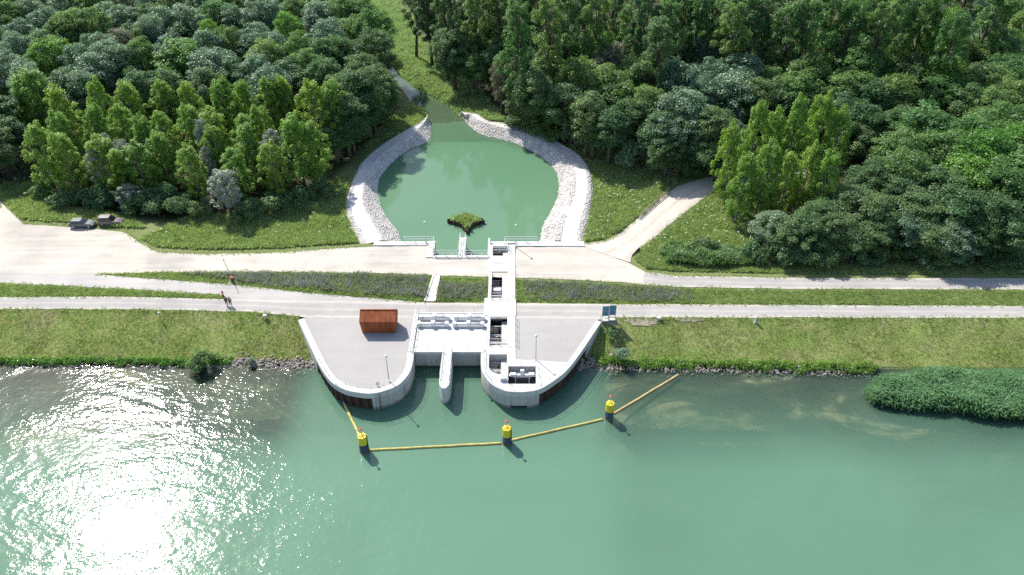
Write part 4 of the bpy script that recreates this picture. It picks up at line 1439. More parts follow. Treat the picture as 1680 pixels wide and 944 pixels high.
# sheet piles, one by one
def sheet_piles(path, zs=(-3.0, 2.246)):
    pts = resample(path, max(3, int(sum((path[i + 1] - path[i]).length for i in range(len(path) - 1)) / 0.62)))
    pts = [Vector(p) for p in pts]
    for i in range(len(pts) - 1):
        a, b = pts[i], pts[i + 1]
        t = (b - a); t.z = 0
        L = t.length
        t.normalize()
        nrm = Vector((-t.y, t.x, 0))          # inward
        d0, d1 = (0.12, 0.46) if i % 2 == 0 else (0.46, 0.12)
        # a U-shaped pan: flange, web, flange
        prof = [(0.0, 0.29), (0.22 * L, d0), (0.78 * L, d0), (L, 0.29)]
        vs, fs = [], []
        for z in zs:
            for s_, d_ in prof:
                q = a + t * s_ + nrm * d_
                vs.append((q.x, q.y, z))
            for s_, d_ in prof:
                q = a + t * s_ + nrm * (d_ + 0.05)
                vs.append((q.x, q.y, z))
        for k in range(3):
            fs.append((k, k + 1, 8 + k + 1, 8 + k))
            fs.append((4 + k, 12 + k, 12 + k + 1, 4 + k + 1))
            fs.append((8 + k, 8 + k + 1, 12 + k + 1, 12 + k))
        fs.append((0, 8, 12, 4)); fs.append((3, 7, 15, 11))
        MB().add(vs, fs).build("sheet_pile", M['pile'], inlet)


i0 = idx_near(Lpath, 518, 585)
sheet_piles(Lpath[i0:iL + 1])
wall_along("low_wall", Lpath[:i0 + 1], 0.5, 0.0, 2.248, CON, inlet)
i1 = idx_near(Rpath, 962, 566)
sheet_piles(Rpath[iR:i1 + 1])
wall_along("low_wall", Rpath[i1:], 0.5, 0.0, 2.248, CON, inlet)

# platforms
inL = offset_path(Lpath, 0.93)
poly_sheet("platform_paving", inL + [P(686, 512, ZT), P(686, 521, ZT), P(600, 521.5, ZT), P(500, 521.5, ZT)], 3.020, M['tarmac'])
inR = offset_path(Rpath, 0.83)
kR = min(range(len(inR)), key=lambda i: (inR[i] - P(915, 591, ZT)).length)
poly_sheet("platform_paving", [P(846, 522, ZT), P(846, 590.5, ZT)] + [q for q in inR[kR:]] + [P(984, 523, ZT)], 3.020, M['tarmac'])

# deck between the noses
XL, XR, YF, YB = -15.0, -4.02, 92.2, 101.4
MB().box(XL, XR, YF + 0.003, YB, 1.6, 3.06).build("deck", DECK, inlet, bevel=0.03)
for a, b in ((XL - 0.4, -10.46), (-9.06, XR - 0.1)):
    MB().box(a, b, YF - 0.25, YF + 0.9, 0.25, 2.60).build("breast_wall", CON, inlet)
    MB().box(a, b, YF - 0.32, YF + 0.55, 2.602, 3.16).build("breast_wall_cap", DECK, inlet, bevel=0.03)
MB().box(XL - 0.72, XL - 0.002, YF - 0.3, YB + 0.1, -2, 3.22).build("side_wall", DECK, inlet, bevel=0.03)
MB().box(XL, XR, YB + 0.002, YB + 0.35, 1.5, 3.16).build("deck_kerb", DECK, inlet, bevel=0.02)
# centre pier with rounded nose
pier = [(-10.45, YF + 0.5), (-10.62, 88.5), (-10.58, 85.5), (-10.42, 84.6), (-10.1, 84.05), (-9.75, 83.88), (-9.4, 84.05), (-9.1, 84.6), (-8.96, 85.5), (-8.95, 88.5), (-9.07, YF + 0.5)]
MB().prism(pier, -3.5, 3.15).build("pier", DECK, inlet, bevel=0.04)
for sx in (-1, 1):
    MB().box(-9.77 + sx * 0.62 - 0.06, -9.77 + sx * 0.62 + 0.06, 85.6, YF - 0.4, 3.152, 3.27).build("pier_kerb", DECK, inlet)

# fish channel
CX0, CX1, WX0, WX1, LX = -4.0, 0.55, -3.45, -1.65, -0.75
outer = [q for q in offset_path(Rpath, 0.74)[: kR + 1]]
outer = [Vector((CX0 - 0.05, 92.1, 0))] + outer + [P(846, 590.5, ZT), Vector((CX1, 90.6, 0)), Vector((CX1, 92.1, 0))]
hole_d = [(WX0, 91.4), (WX0, 88.6), (-3.2, 87.9), (-2.7, 87.3), (-2.0, 87.0), (LX, 87.0), (LX, 91.4)]
hole_b = [(-0.55, 88.7), (-0.55, 84.9), (3.5, 84.9), (3.5, 88.7)]
slab_with_holes("nose_slab", outer, [hole_d, hole_b], 3.13, -1.5, DECK, inlet, 2.2)
MB().box(CX0, WX0, 92.102, 121.9, -1.5, 3.14).build("channel_wall", DECK, inlet, bevel=0.02)
MB().box(LX, CX1, 92.102, 121.9, -1.5, 3.14).build("channel_wall", DECK, inlet, bevel=0.02)
for (ya, yb, z0) in ((91.4, 93.5, 2.7), (100.6, 105.3, 2.6), (113.2, 118.2, 2.6), (121.3, 122.3, 1.4)):
    if ya < 92: ya = 92.104
    MB().box(WX0 - 0.002 if False else WX0 + 0.002, LX - 0.002, ya, yb, z0, 3.135).build("channel_bridge", DECK, inlet)
# road slabs over the channel
MB().box(CX0 - 0.55, CX1 + 0.1, 100.9, 105.6, 2.9, 3.165).build("road_slab", DECK, inlet, bevel=0.01)
MB().box(CX0 - 0.10, CX1 + 0.05, 113.3, 117.4, 2.9, 3.165).build("road_slab", DECK, inlet, bevel=0.01)
MB().box(WX0 + 0.1, WX1 + 0.1, 115.6, 116.3, 3.166, 3.185).build("floor_grating", M['grating'], inlet)
# ledge inside the channel and cross walls
for (ya, yb) in ((87.05, 91.38), (93.5, 100.6), (118.2, 121.3)):
    MB().box(WX1, LX - 0.004, ya + 0.02, yb - 0.02, -1.5, 2.15).build("channel_ledge", CON, inlet)
MB().box(WX1, LX - 0.004, 105.3, 112.0, -1.5, 3.08).build("channel_ledge", DECK, inlet)
for k in range(3):
    MB().box(WX1 + 0.16 + 0.26 * k, WX1 + 0.20 + 0.26 * k, 105.4, 111.9, 3.082, 3.11).build("rail_strip", M['galv'], inlet)
for y in (88.9, 90.6, 95.2, 97.2, 99.4, 107.6, 110.0, 112.1, 119.6):
    MB().box(WX0 + 0.002, WX1 - 0.5, y, y + 0.18, -1.5, 1.75).build("baffle", CON, inlet)
    MB().box(WX1 - 0.28, WX1 - 0.002, y, y + 0.18, -1.5, 1.75).build("baffle", CON, inlet)
    MB().box(WX0 + 0.003, WX1 - 0.003, y + 0.02, y + 0.14, 1.95, 2.08).build("channel_strut", M['galv'], inlet)
for (y, h) in ((94.0, 0.0), (106.2, 0.0)):
    MB().box(WX0 + 0.02, LX - 0.02, y, y + 0.22, 2.86, 3.10).build("cross_beam", DECK, inlet)
MB().box(WX0 + 0.25, WX1 - 0.2, 108.4, 109.2, 1.4, 2.6).build("gate_gear", M['white_steel'], inlet, bevel=0.04)
MB().box(-0.52, 3.47, 84.93, 88.67, -1.4, 1.0).build("basin_floor", M['dark_steel'], inlet)
cw = MB()
cw.add([(WX0, 84.9, 0.62), (LX, 84.9, 0.62), (LX, 121.5, 0.62), (WX0, 121.5, 0.62)], [(0, 1, 2, 3)])
tag(cw.build("channel_water", M['channel_water']), kind='structure')

# gear in the basin
gear = empty("sluice_gear", (1.5, 86.6, 3.1))
tag(gear, "white sluice drive with upright gearbox standing over the square basin", "sluice gear")
MB().box(-0.28, 0.28, -0.2, 0.25, 0.25, 1.15).build("gearbox", M['white_steel'], gear, bevel=0.05)
MB().box(-1.9, 1.9, -0.22, 0.22, 0.02, 0.24).build("cross_beam", M['white_steel'], gear, bevel=0.02)
for sx in (-1, 1):
    MB().box(sx * 1.35 - 0.42, sx * 1.35 + 0.42, -0.28, 0.28, 0.242, 0.5).build("bearing_block", M['white_steel'], gear, bevel=0.04)
    MB().tube([(sx * 0.28, 0, 0.5), (sx * 0.93, 0, 0.45)], 0.07, 8).build("drive_shaft", M['galv'], gear)
    MB().tube([(sx * 1.0, -0.1, 0.02), (sx * 1.0, -0.1, -2.0)], 0.09, 8).build("gate_stem", M['galv'], gear)
MB().box(-1.3, 1.3, -0.06, 0.06, -2.1, -0.3).build("gate_leaf", M['dark_steel'], gear)
cab = empty("control_cabinet", (-1.3, 85.7, 3.14), 0.15)
tag(cab, "low white control box on the nose slab beside the sluice drive", "control box")
MB().box(-0.45, 0.45, -0.25, 0.25, 0, 0.55).build("housing", M['white_steel'], cab, bevel=0.04)
MB().box(-0.5, 0.5, -0.3, 0.3, 0.552, 0.6).build("lid", M['white_steel'], cab)

# channel rails and beams on deck: four long white beams with a raised middle block
beam_proto = None
spots = [(-12.35, 99.9, "rear", "left-hand"), (-6.75, 99.85, "rear", "right-hand"), (-12.45, 98.2, "front", "left-hand"), (-6.85, 98.15, "front", "right-hand")]
for (x, y, ro, si) in spots:
    if beam_proto is None:
        e = empty("steel_beam", (x, y, 3.06))
        MB().tube([(-2.2, 0, 0.52), (2.2, 0, 0.52)], 0.26, 14).build("barrel", M['white_steel'], e, True)
        MB().box(-2.35, 2.35, -0.36, -0.28, 0.12, 0.34).build("flange", M['white_steel'], e)
        MB().box(-0.30, 0.30, -0.38, 0.38, 0.3, 1.0).build("middle_block", M['white_steel'], e, bevel=0.04)
        for sx in (-1, 1):
            MB().box(sx * 2.2 - 0.28, sx * 2.2 + 0.28, -0.36, 0.36, 0.14, 0.86).build("end_block", M['white_steel'], e, bevel=0.04)
            MB().box(sx * 2.2 - 0.1, sx * 2.2 + 0.1, -0.42, 0.42, 0.0, 0.138).build("foot", M['galv'], e)
        beam_proto = e
    else:
        e = copy_tree(beam_proto)
        e.location = (x, y, 3.06)
    tag(e, f"long white steel beam on the deck, {ro} row, {'nearer the hut' if si == 'left-hand' else 'nearer the fish channel'}", "steel beam", "white beams on the inlet deck")


# ------------------------------------------------------------------ railings
def railing(label, pts, z=None, h=1.1, spacing=1.9, mat='galv', r=0.028, group="railings of the inlet works", rails=(1.0, 0.52), name="railing"):
    pts = [Vector(p) for p in pts]
    if z is not None:
        pts = [Vector((p[0], p[1], z)) for p in pts]
    e = empty(name, pts[0])
    o0 = pts[0]
    seg = [(pts[i + 1] - pts[i]).length for i in range(len(pts) - 1)]
    n = max(2, int(round(sum(seg) / spacing)) + 1)
    post = MB().tube([(0, 0, 0), (0, 0, h)], r * 1.15, 6).mesh("post")
    rp = resample(pts, n)
    # posts also at corners
    for p in rp:
        ob = link("post", post, M[mat], e)
        ob.location = Vector(p) - o0
    for k in rails:
        MB().tube([p - o0 + Vector((0, 0, h * k)) for p in pts], r, 6).build("handrail" if k == 1.0 else "mid_rail", M[mat], e)
    tag(e, label, "railing", group)
    return e


def off(path, d, z):
    return [Vector((q.x, q.y, z)) for q in offset_path(path, d)]


railing("thin railing following the curved coping around the hut platform", off(Lpath[i0:], 0.25, ZC), r=0.02)
railing("thin railing along the coping from the nose to the two blue panels", off(Rpath[iR - 4:], 0.25, ZC), r=0.02)
railing("railing around the blunt tip of the fish channel nose", off(Rpath[2:iR - 4], 0.25, ZC), r=0.022)
railing("white railing between the hut yard and the beam deck", [(XL - 0.35, YF - 0.2, 3.22), (XL - 0.35, YB, 3.22)], mat='white_steel', r=0.04)
railing("railing along the rear edge of the beam deck beside the dam road", [(XL, YB + 0.18, 3.16), (XR - 0.3, YB + 0.18, 3.16)], r=0.022, spacing=1.8)
railing("railing on the deck edge above the bay next to the hut yard", [(XL, YF - 0.1, 3.16), (-10.5, YF - 0.1, 3.16)], r=0.022, spacing=2.0)
railing("railing on the deck edge above the bay next to the fish channel", [(-9.0, YF - 0.1, 3.16), (XR - 0.2, YF - 0.1, 3.16)], r=0.022, spacing=2.2)
railing("pier railing on the side of the hut", [(-10.38, YF - 0.5, 3.15), (-10.45, 85.6, 3.15)], r=0.022)
railing("pier railing on the side of the fish channel", [(-9.14, YF - 0.5, 3.15), (-9.08, 85.6, 3.15)], r=0.022)
for (ya, yb, nm) in ((93.6, 100.5, "between deck and dam road"), (105.4, 113.1, "crossing the flowering verge")):
    railing(f"railing on the hut side of the channel opening {nm}", [(CX0 + 0.25, ya, 3.14), (CX0 + 0.25, yb, 3.14)], r=0.03, mat='white_steel')
    railing(f"railing on the outer side of the channel walkway {nm}", [(CX1 - 0.15, ya, 3.14), (CX1 - 0.15, yb, 3.14)], r=0.03, mat='white_steel')
    railing(f"short cross railing at the canal end of the opening {nm}", [(WX0, ya + 0.1, 3.14), (LX, ya + 0.1, 3.14)], r=0.035, mat='white_steel', spacing=1.4)
railing("railing beside the basin opening on the nose slab", [(-0.75, 88.85, 3.13), (3.7, 88.85, 3.13), (3.7, 84.9, 3.13)], r=0.03, mat='white_steel')
railing("railing walking round the lowest channel opening at the nose tip", [(-3.2, 86.8, 3.13), (-0.65, 86.75, 3.13), (-0.65, 85.2, 3.13)], r=0.035, mat='white_steel', spacing=1.2)

# ------------------------------------------------------------------ pond headwall
head = empty("headwall", (-5, 119, 0))
tag(head, "white concrete headwall with gate openings at the near end of the pond", "headwall")


def hbox(nm, x0, x1, y0, y1, z0, z1, mat=DECK):
    MB().box(x0 + 5, x1 + 5, y0 - 119, y1 - 119, z0, z1).build(nm, mat, head, bevel=0.02)


hbox("wing_coping", -25.2, -15.32, 121.6, 122.9, -1, 3.16)
hbox("return_wall", -15.3, -14.0, 117.7, 123.0, -1, 3.18)
hbox("front_coping", -13.998, -4.003, 117.55, 118.35, -1, 3.16)
hbox("gate_pier", -9.65, -8.35, 118.352, 124.2, -1, 3.20)
hbox("gate_pier", -4.35, -4.003, 118.352, 124.0, -1, 3.19)
hbox("wing_coping", CX1 + 0.003, 13.2, 121.4, 122.9, -1, 3.16)
hbox("pond_end_wall", -3.9, CX1, 122.302, 122.9, -1, 3.15)
for x in (-12.9, -10.7, -7.2, -5.3):
    hbox("gate_guide", x - 0.09, x + 0.09, 118.36, 118.6, -0.5, 3.3, M['galv'])
G2 = "railings of the pond headwall"
railing("white railing on the headwall wing towards the poplars", [(-19.8, 122.75, 3.16), (-14.25, 122.75, 3.18), (-14.1, 118.4, 3.18)], mat='white_steel', r=0.05, group=G2)
railing("white railing on the headwall wing towards the ramp road", [(4.6, 122.75, 3.16), (-1.3, 122.75, 3.16), (-1.3, 120.4, 3.16)], mat='white_steel', r=0.05, group=G2)
railing("white railing above the gate next to the poplar side wing", [(-13.9, 118.15, 3.16), (-9.7, 118.15, 3.16)], mat='white_steel', r=0.05, group=G2)
railing("white railing above the gate next to the fish channel", [(-8.3, 118.15, 3.16), (-4.4, 118.15, 3.16)], mat='white_steel', r=0.05, group=G2)
railing("white railing hoop around the free end of the middle gate pier", [(-9.5, 118.5, 3.2), (-9.5, 124.0, 3.2), (-8.5, 124.0, 3.2), (-8.5, 118.5, 3.2)], mat='white_steel', r=0.045, group=G2)
railing("white railing crossing the pond end of the fish channel", [(WX0, 119.2, 3.14), (LX, 119.2, 3.14), (LX, 121.4, 3.14)], mat='white_steel', r=0.045, group=G2, spacing=1.4)

# ------------------------------------------------------------------ pale strip between the roads
st = empty("stair_strip", (0, 0, 0))
tag(st, "narrow pale concrete stair strip crossing the flowering verge", "stair strip")
b0, b1 = P(697, 495, ZT), P(713.5, 495, ZT)
t0, t1 = P(711.5, 452, ZT), P(721.5, 452, ZT)
for side, (a, b) in enumerate(((b0, t0), (b1, t1))):
    d = (b - a).normalized()
    nn = Vector((-d.y, d.x, 0)) * 0.14
    MB().hexa([a - nn, a + nn, b + nn, b - nn][::1], [q + Vector((0, 0, 0.22)) for q in (a - nn, a + nn, b + nn, b - nn)]).build("side_kerb", DECK, st)
NST = 12
for i in range(NST):
    f0, f1 = i / NST, (i + 0.94) / NST
    q = [b0.lerp(t0, f0), b1.lerp(t1, f0), b1.lerp(t1, f1), b0.lerp(t0, f1)]
    dx = Vector((0.15, 0, 0))
    q = [q[0] + dx, q[1] - dx, q[2] - dx, q[3] + dx]
    dz = 0.10 + 0.012 * (i % 2)
    MB().hexa([Vector((p.x, p.y, 2.8)) for p in q], [Vector((p.x, p.y, ZT + dz)) for p in q]).build("step", DECK, st)

# ------------------------------------------------------------------ rusty hut
hut = empty("rusty_hut", (0, 0, 0))
tag(hut, "rust-red steel gable hut standing on the grey platform", "hut")
hb = [P(594.5, 546.5, 3.02), P(649, 546.8, 3.02)]
hx0, hx1, hy0 = hb[0].x, hb[1].x, hb[0].y
hy1 = hy0 + 2.7
FL = 0.22                                  # walls lean outwards to the eaves
ez, rz_, ry = 5.35, 6.5, (hy0 + hy1) / 2 + 0.1
N = 7
for i in range(N):
    a, b = i / N, (i + 1) / N
    g = 0.012
    xb0, xb1 = hx0 + (hx1 - hx0) * a + g, hx0 + (hx1 - hx0) * b - g
    xt0, xt1 = hx0 - FL + (hx1 - hx0 + 2 * FL) * a + g, hx0 - FL + (hx1 - hx0 + 2 * FL) * b - g
    for nm, y0, y1, yo, sgn in (("wall_panel", hy0, hy0 + 0.06, -FL, 1), ("wall_panel", hy1 - 0.06, hy1, FL, -1)):
        MB().hexa([(xb0, y0, 3.02), (xb1, y0, 3.02), (xb1, y1, 3.02), (xb0, y1, 3.02)],
                  [(xt0, y0 + yo, ez), (xt1, y0 + yo, ez), (xt1, y1 + yo, ez), (xt0, y1 + yo, ez)]).build(nm, M['corten'], hut)
    for ye, yr in ((hy0 - FL - 0.05, ry - 0.02), (hy1 + FL + 0.05, ry + 0.02)):
        MB().hexa([(xt0, ye, ez - 0.02), (xt1, ye, ez - 0.02), (xt1, yr, rz_ - 0.06), (xt0, yr, rz_ - 0.06)],
                  [(xt0, ye, ez + 0.05), (xt1, ye, ez + 0.05), (xt1, yr, rz_), (xt0, yr, rz_)]).build("roof_panel", M['corten'], hut)
for s_, xb, xt in ((-1, hx0, hx0 - FL), (1, hx1, hx1 + FL)):
    vs, t_ = [], 0.05 * s_
    for dx in (0.0, -t_):
        vs += [(xb + dx, hy0 + 0.07, 3.02), (xb + dx, hy1 - 0.07, 3.02), (xt + dx, hy1 + FL - 0.07, ez), (xt + dx, ry, rz_ - 0.08), (xt + dx, hy0 - FL + 0.07, ez)]
    MB().add(vs, [(0, 1, 2, 3, 4), (9, 8, 7, 6, 5)] + [(i, (i + 1) % 5, (i + 1) % 5 + 5, i + 5) for i in range(5)]).build("gable_wall", M['corten'], hut)
MB().box(hx0 - FL, hx1 + FL, ry - 0.09, ry + 0.09, rz_ - 0.01, rz_ + 0.06).build("ridge_cap", M['corten'], hut)

# ------------------------------------------------------------------ lamp posts
lamp = None
for (x, y, z, hh, lb, rz) in [(638, 624, ZC, 4.6, "thin grey lamp post on the rounded coping in front of the hut", 0.4),
                          (879, 590, 3.15, 4.6, "thin grey lamp post on the platform beside the fish channel", -0.4),
                          (699.5, 400, 3.17, 4.6, "thin grey lamp post on the headwall wing towards the poplars", 1.2),
                          (846.5, 405, 3.17, 4.6, "thin grey lamp post on the headwall wing towards the ramp road", 2.0)]:
    if lamp is None:
        lamp = e = empty("lamp_post", (0, 0, 0))
        MB().tube([(0, 0, 0.05), (0, 0, 2.4), (0, 0, 4.5)], [0.085, 0.065, 0.05], 8).build("pole", M['galv'], e, True)
        MB().lathe([(0.16, 0), (0.16, 0.05)], n=12).build("base_plate", M['galv'], e)
        MB().lathe([(0.05, 4.45), (0.19, 4.5), (0.24, 4.62), (0.12, 4.74), (0.03, 4.76)], n=14).build("lamp_head", M['white_steel'], e, True)
    else:
        e = copy_tree(lamp)
    q = P(x, y, z)
    e.location = q
    e.rotation_euler = (0, 0, rz)
    tag(e, lb, "lamp post", "lamp posts of the inlet works")

# gauge box on the coping
gb = empty("gauge_box", P(620, 632.5, ZC))
tag(gb, "small dark-topped gauge box on the tip of the rounded coping", "gauge box")
MB().box(-0.2, 0.2, -0.16, 0.16, 0, 0.42).build("box", M['white_steel'], gb, bevel=0.02)
MB().box(-0.24, 0.24, -0.2, 0.2, 0.422, 0.46).build("lid", M['dark_steel'], gb)
gq = P(622, 646, ZC)
MB().tube([Vector((gq.x, gq.y - 0.05, 3.3)) - gb.location, Vector((gq.x, gq.y - 0.05, -0.5)) - gb.location], 0.05, 6).build("gauge_pipe", M['dark_steel'], gb)

# ------------------------------------------------------------------ two blue panels
for (x, lb) in ((992.5, "blue-grey framed panel on two posts, the one nearer the platform"), (1004, "blue-grey framed panel on two posts, the one nearer the grass bank")):
    q = P(x, 526 if x < 1000 else 524.5, 3.0)
    e = empty("info_panel", q, 0.06)
    tag(e, lb, "panel", "blue panels beside the dam road")
    for r_ in range(2):
        MB().box(-0.44, 0.44, -0.03, 0.03, 0.98 + r_ * 0.95, 1.88 + r_ * 0.95).build("panel_sheet", M['panel_blue'], e)
    for sx in (-1, 1):
        MB().box(sx * 0.5 - 0.05, sx * 0.5 + 0.05, -0.05, 0.05, 0, 2.95).build("post", M['galv'], e)
    for zz in (0.92, 1.885, 2.835):
        MB().box(-0.448, 0.448, -0.04, 0.04, zz, zz + 0.06).build("frame_bar", M['galv'], e)
    MB().box(-0.6, 0.6, -0.3, 0.3, -0.1, 0.12).build("foundation", M['concrete'], e, bevel=0.02)

# ------------------------------------------------------------------ dolphins and floating booms
dol = None
for (x, y, lb) in [(597.5, 740, "yellow-topped navy mooring pile with red marker, nearest the glitter"), (831.5, 727, "yellow-topped navy mooring pile in the middle of the boom line"), (999, 686, "yellow-topped navy mooring pile nearest the reed bank")]:
    q = P(x, y, 0)
    if dol is None:
        dol = e = empty("mooring_pile", (0, 0, 0))
        MB().lathe([(0.60, -3), (0.60, 1.55)], n=24).build("lower_shaft", M['navy'], e, True)
        MB().lathe([(0.605, 1.552), (0.605, 2.85), (0.56, 2.93)], n=24).build("yellow_cap", M['yellow'], e)
        for a in range(6):
            c_, s_ = math.cos(a * 1.047), math.sin(a * 1.047)
            MB().hexa([(c_ * 0.12 - s_ * 0.03, s_ * 0.12 + c_ * 0.03, 2.932), (c_ * 0.12 + s_ * 0.03, s_ * 0.12 - c_ * 0.03, 2.932), (c_ * 0.62 + s_ * 0.03, s_ * 0.62 - c_ * 0.03, 2.932), (c_ * 0.62 - s_ * 0.03, s_ * 0.62 + c_ * 0.03, 2.932)],
                      [(c_ * 0.12 - s_ * 0.03, s_ * 0.12 + c_ * 0.03, 3.05), (c_ * 0.12 + s_ * 0.03, s_ * 0.12 - c_ * 0.03, 3.05), (c_ * 0.62 + s_ * 0.03, s_ * 0.62 - c_ * 0.03, 2.99), (c_ * 0.62 - s_ * 0.03, s_ * 0.62 + c_ * 0.03, 2.99)]).build("top_rib", M['yellow'], e)
        for z0, z1, mt in ((2.93, 3.35, 'white'), (3.352, 3.65, 'red'), (3.652, 3.95, 'white')):
            MB().lathe([(0.06, z0), (0.06, z1)], n=8).build("marker_rod", M[mt], e)
        MB().lathe([(0.05, 3.95), (0.21, 4.25), (0.20, 4.29), (0.03, 4.36)], n=12).build("marker_cone", M['red'], e)
        for sy in (-1, 1):
            MB().box(0.58, 0.68, sy * 0.22 - 0.04, sy * 0.22 + 0.04, -1, 2.7).build("guide_rail", M['dark_steel'], e)
        MB().lathe([(0.66, -0.2), (0.68, 0.06), (0.62, 0.14)], n=20).build("sliding_collar", M['algae'], e)
    else:
        e = copy_tree(dol)
    e.location = q
    e.rotation_euler = (0, 0, random.random())
    tag(e, lb, "mooring pile", "mooring piles of the boom line")


def boom(label, a, b, mat, n=10):
    A, B = P(a[0], a[1], 0.05), P(b[0], b[1], 0.05)
    e = empty("floating_boom", A)
    tag(e, label, "floating boom", "floating booms in front of the inlet")
    for i in range(n):
        p, q = (B - A) * (i / n), (B - A) * ((i + 0.985) / n)
        j = Vector((-(B - A).y, (B - A).x, 0)).normalized() * (0.02 * math.sin(i * 1.7))
        MB().tube([p + j, p + (q - p) * 0.02 + j, q + (p - q) * 0.02 + j, q + j], [0.18, 0.185, 0.185, 0.18], 12).build("float_section", M[mat], e, True)
    return e


boom("short yellow floating boom from the sheet pile wall to the first mooring pile", (566, 665), (590, 716), 'boom_yellow', 7)
boom("straight yellow floating boom between first and middle mooring pile", (605, 739), (822, 727.5), 'boom_yellow', 12)
boom("weathered yellow floating boom from middle pile to reed side pile", (840, 722.5), (989, 688.5), 'boom_yellow', 9)
boom("faded floating boom reaching from the last pile to the bank", (1007, 679), (1113, 615.5), 'boom_faded', 9)
tc = empty("boom_tether", P(557, 640, 2.0))
tag(tc, "steel tether hanging from the sheet pile wall to the short boom", "tether")
MB().tube([(0, 0, 0), P(560, 652, 0.7) - tc.location, P(566, 665, 0.1) - tc.location], 0.06, 6).build("chain", M['galv'], tc)
MB().box(-0.2, 0.2, 0.0, 0.4, -0.3, 0.3).build("bracket", M['galv'], tc)

# ------------------------------------------------------------------ planted island in the pond
isl = empty("planted_island", (0, 0, 0))
tag(isl, "three-cornered rusty sheet pile island with green plants in the pond", "planted island")
cor = [P(733.5, 361, 1.5), P(766, 381, 1.5), P(796, 361, 1.5), P(765, 350, 1.5)]
cen = sum(cor, Vector()) / 4
loop = []
for i in range(3):
    a, b = cor[i], cor[(i + 1) % 4]
    mid = (a + b) / 2
    mid = mid + (cen - mid) * 0.42 if i < 2 else mid
    loop += [a, a.lerp(mid, 0.5), mid, mid.lerp(b, 0.5)]
loop += [cor[3]]
mid = (cor[3] + cor[0]) / 2
loop += [mid]
pts_ = [Vector(p) for p in resample(loop + [loop[0]], 34)]
for i in range(len(pts_) - 1):
    a, b = pts_[i], pts_[i + 1]
    t = (b - a).normalized(); nn = Vector((-t.y, t.x, 0)) * (0.13 if i % 2 else -0.13)
    a2, b2 = a.lerp(b, 0.2) + nn, a.lerp(b, 0.8) + nn
    q = [a, a2, b2, b]
    vs = [(p.x, p.y, z) for z in (-0.6, 1.55) for p in q]
    th = Vector((-t.y, t.x, 0)) * 0.05
    vs += [(p.x + th.x, p.y + th.y, z) for z in (-0.6, 1.55) for p in q]
    fs = []
    for k in range(3):
        fs += [(k, k + 1, k + 5, k + 4), (8 + k, 12 + k, 13 + k, 9 + k), (4 + k, 5 + k, 13 + k, 12 + k)]
    MB().add(vs, fs).build("sheet_pile", M['pile'], isl)
bm = bmesh.new()
vv = [bm.verts.new((p.x, p.y, 1.25)) for p in pts_[:-1]]
es = [bm.edges.new((vv[i], vv[(i + 1) % len(vv)])) for i in range(len(vv))]
bmesh.ops.triangle_fill(bm, use_beauty=True, edges=es)
me = bpy.data.meshes.new("soil_fill"); bm.to_mesh(me); bm.free()
link("soil_fill", me, M['soil'], isl)
rng = np.random.default_rng(77)
ipoly = [(p.x, p.y) for p in pts_[:-1]]
xy = scatter([Vector((cen.x + (p[0] - cen.x) * 0.8, cen.y + (p[1] - cen.y) * 0.8, 0)) for p in ipoly], 300, rng)
o = link("plants", blades_mesh("plants", np.column_stack([xy, np.full(len(xy), 1.2)]), np.full(len(xy), 1.0) * (0.3 + 1.2 * rng.random(len(xy)) ** 2), 9, 0.09, 0.9, rng, 0.25), M['grass_tall'], isl)
tag(o, kind='stuff')

# ------------------------------------------------------------------ barrier, markers, stones, logs
bq = P(382, 463, ZT)
e = empty("boom_barrier", bq)
tag(e, "raised red and white barrier pole beside the service road", "barrier")
MB().box(-0.22, 0.22, -0.22, 0.22, 0, 1.0).build("pedestal", M['red'], e, bevel=0.03)
tipv = Vector((-0.75, 0.2, 4.6))
for i in range(8):
    a, b = Vector((0, 0, 0.9)).lerp(tipv, i / 8), Vector((0, 0, 0.9)).lerp(tipv, (i + 0.99) / 8)
    MB().tube([a, b], 0.055, 8).build("pole_section", M['red' if i % 2 else 'white'], e)
MB().box(-0.14, 0.3, -0.3, -0.224, 0.35, 0.85).build("counterweight", M['dark_steel'], e)
MB().prism([(-0.7, -0.6), (0.8, -0.6), (0.9, 0.5), (-0.6, 0.6)], -0.1, 0.07).build("foundation", M['concrete'], e)
e = empty("marker_post", P(366.5, 487, ZT))
tag(e, "short red marker post at the tip of the grass wedge near the walkers", "marker post")
MB().box(-0.13, 0.13, -0.1, 0.1, 0, 1.15).build("shaft", M['red'], e, bevel=0.02)
MB().box(-0.135, 0.135, -0.105, 0.105, 0.55, 0.75).build("white_band", M['white'], e)
MB().box(-0.15, 0.15, -0.12, 0.12, 1.151, 1.2).build("cap", M['dark_steel'], e)
e = empty("kilometre_stone", P(1240, 528.5, 2.75))
tag(e, "small pale marker stone in the grass just below the dam road", "marker stone")
MB().hexa([(-0.22, -0.18, -0.2), (0.22, -0.18, -0.2), (0.22, 0.18, -0.2), (-0.22, 0.18, -0.2)], [(-0.12, -0.1, 1.0), (0.12, -0.1, 1.0), (0.12, 0.1, 1.0), (-0.12, 0.1, 1.0)]).build("shaft", M['deck'], e, bevel=0.03)
MB().box(-0.28, 0.28, -0.24, 0.24, -0.3, -0.02).build("footing", M['concrete'], e)
e = empty("hydrant_post", P(263, 521, 2.8))
tag(e, "small blue-grey post in the grass below the dam road", "post")
MB().tube([(0, 0, 0), (0, 0, 0.85)], 0.1, 10).build("shaft", M['galv'], e)
MB().lathe([(0.16, 0.85), (0.17, 0.98), (0.08, 1.06)], n=10).build("cap", M['galv'], e)
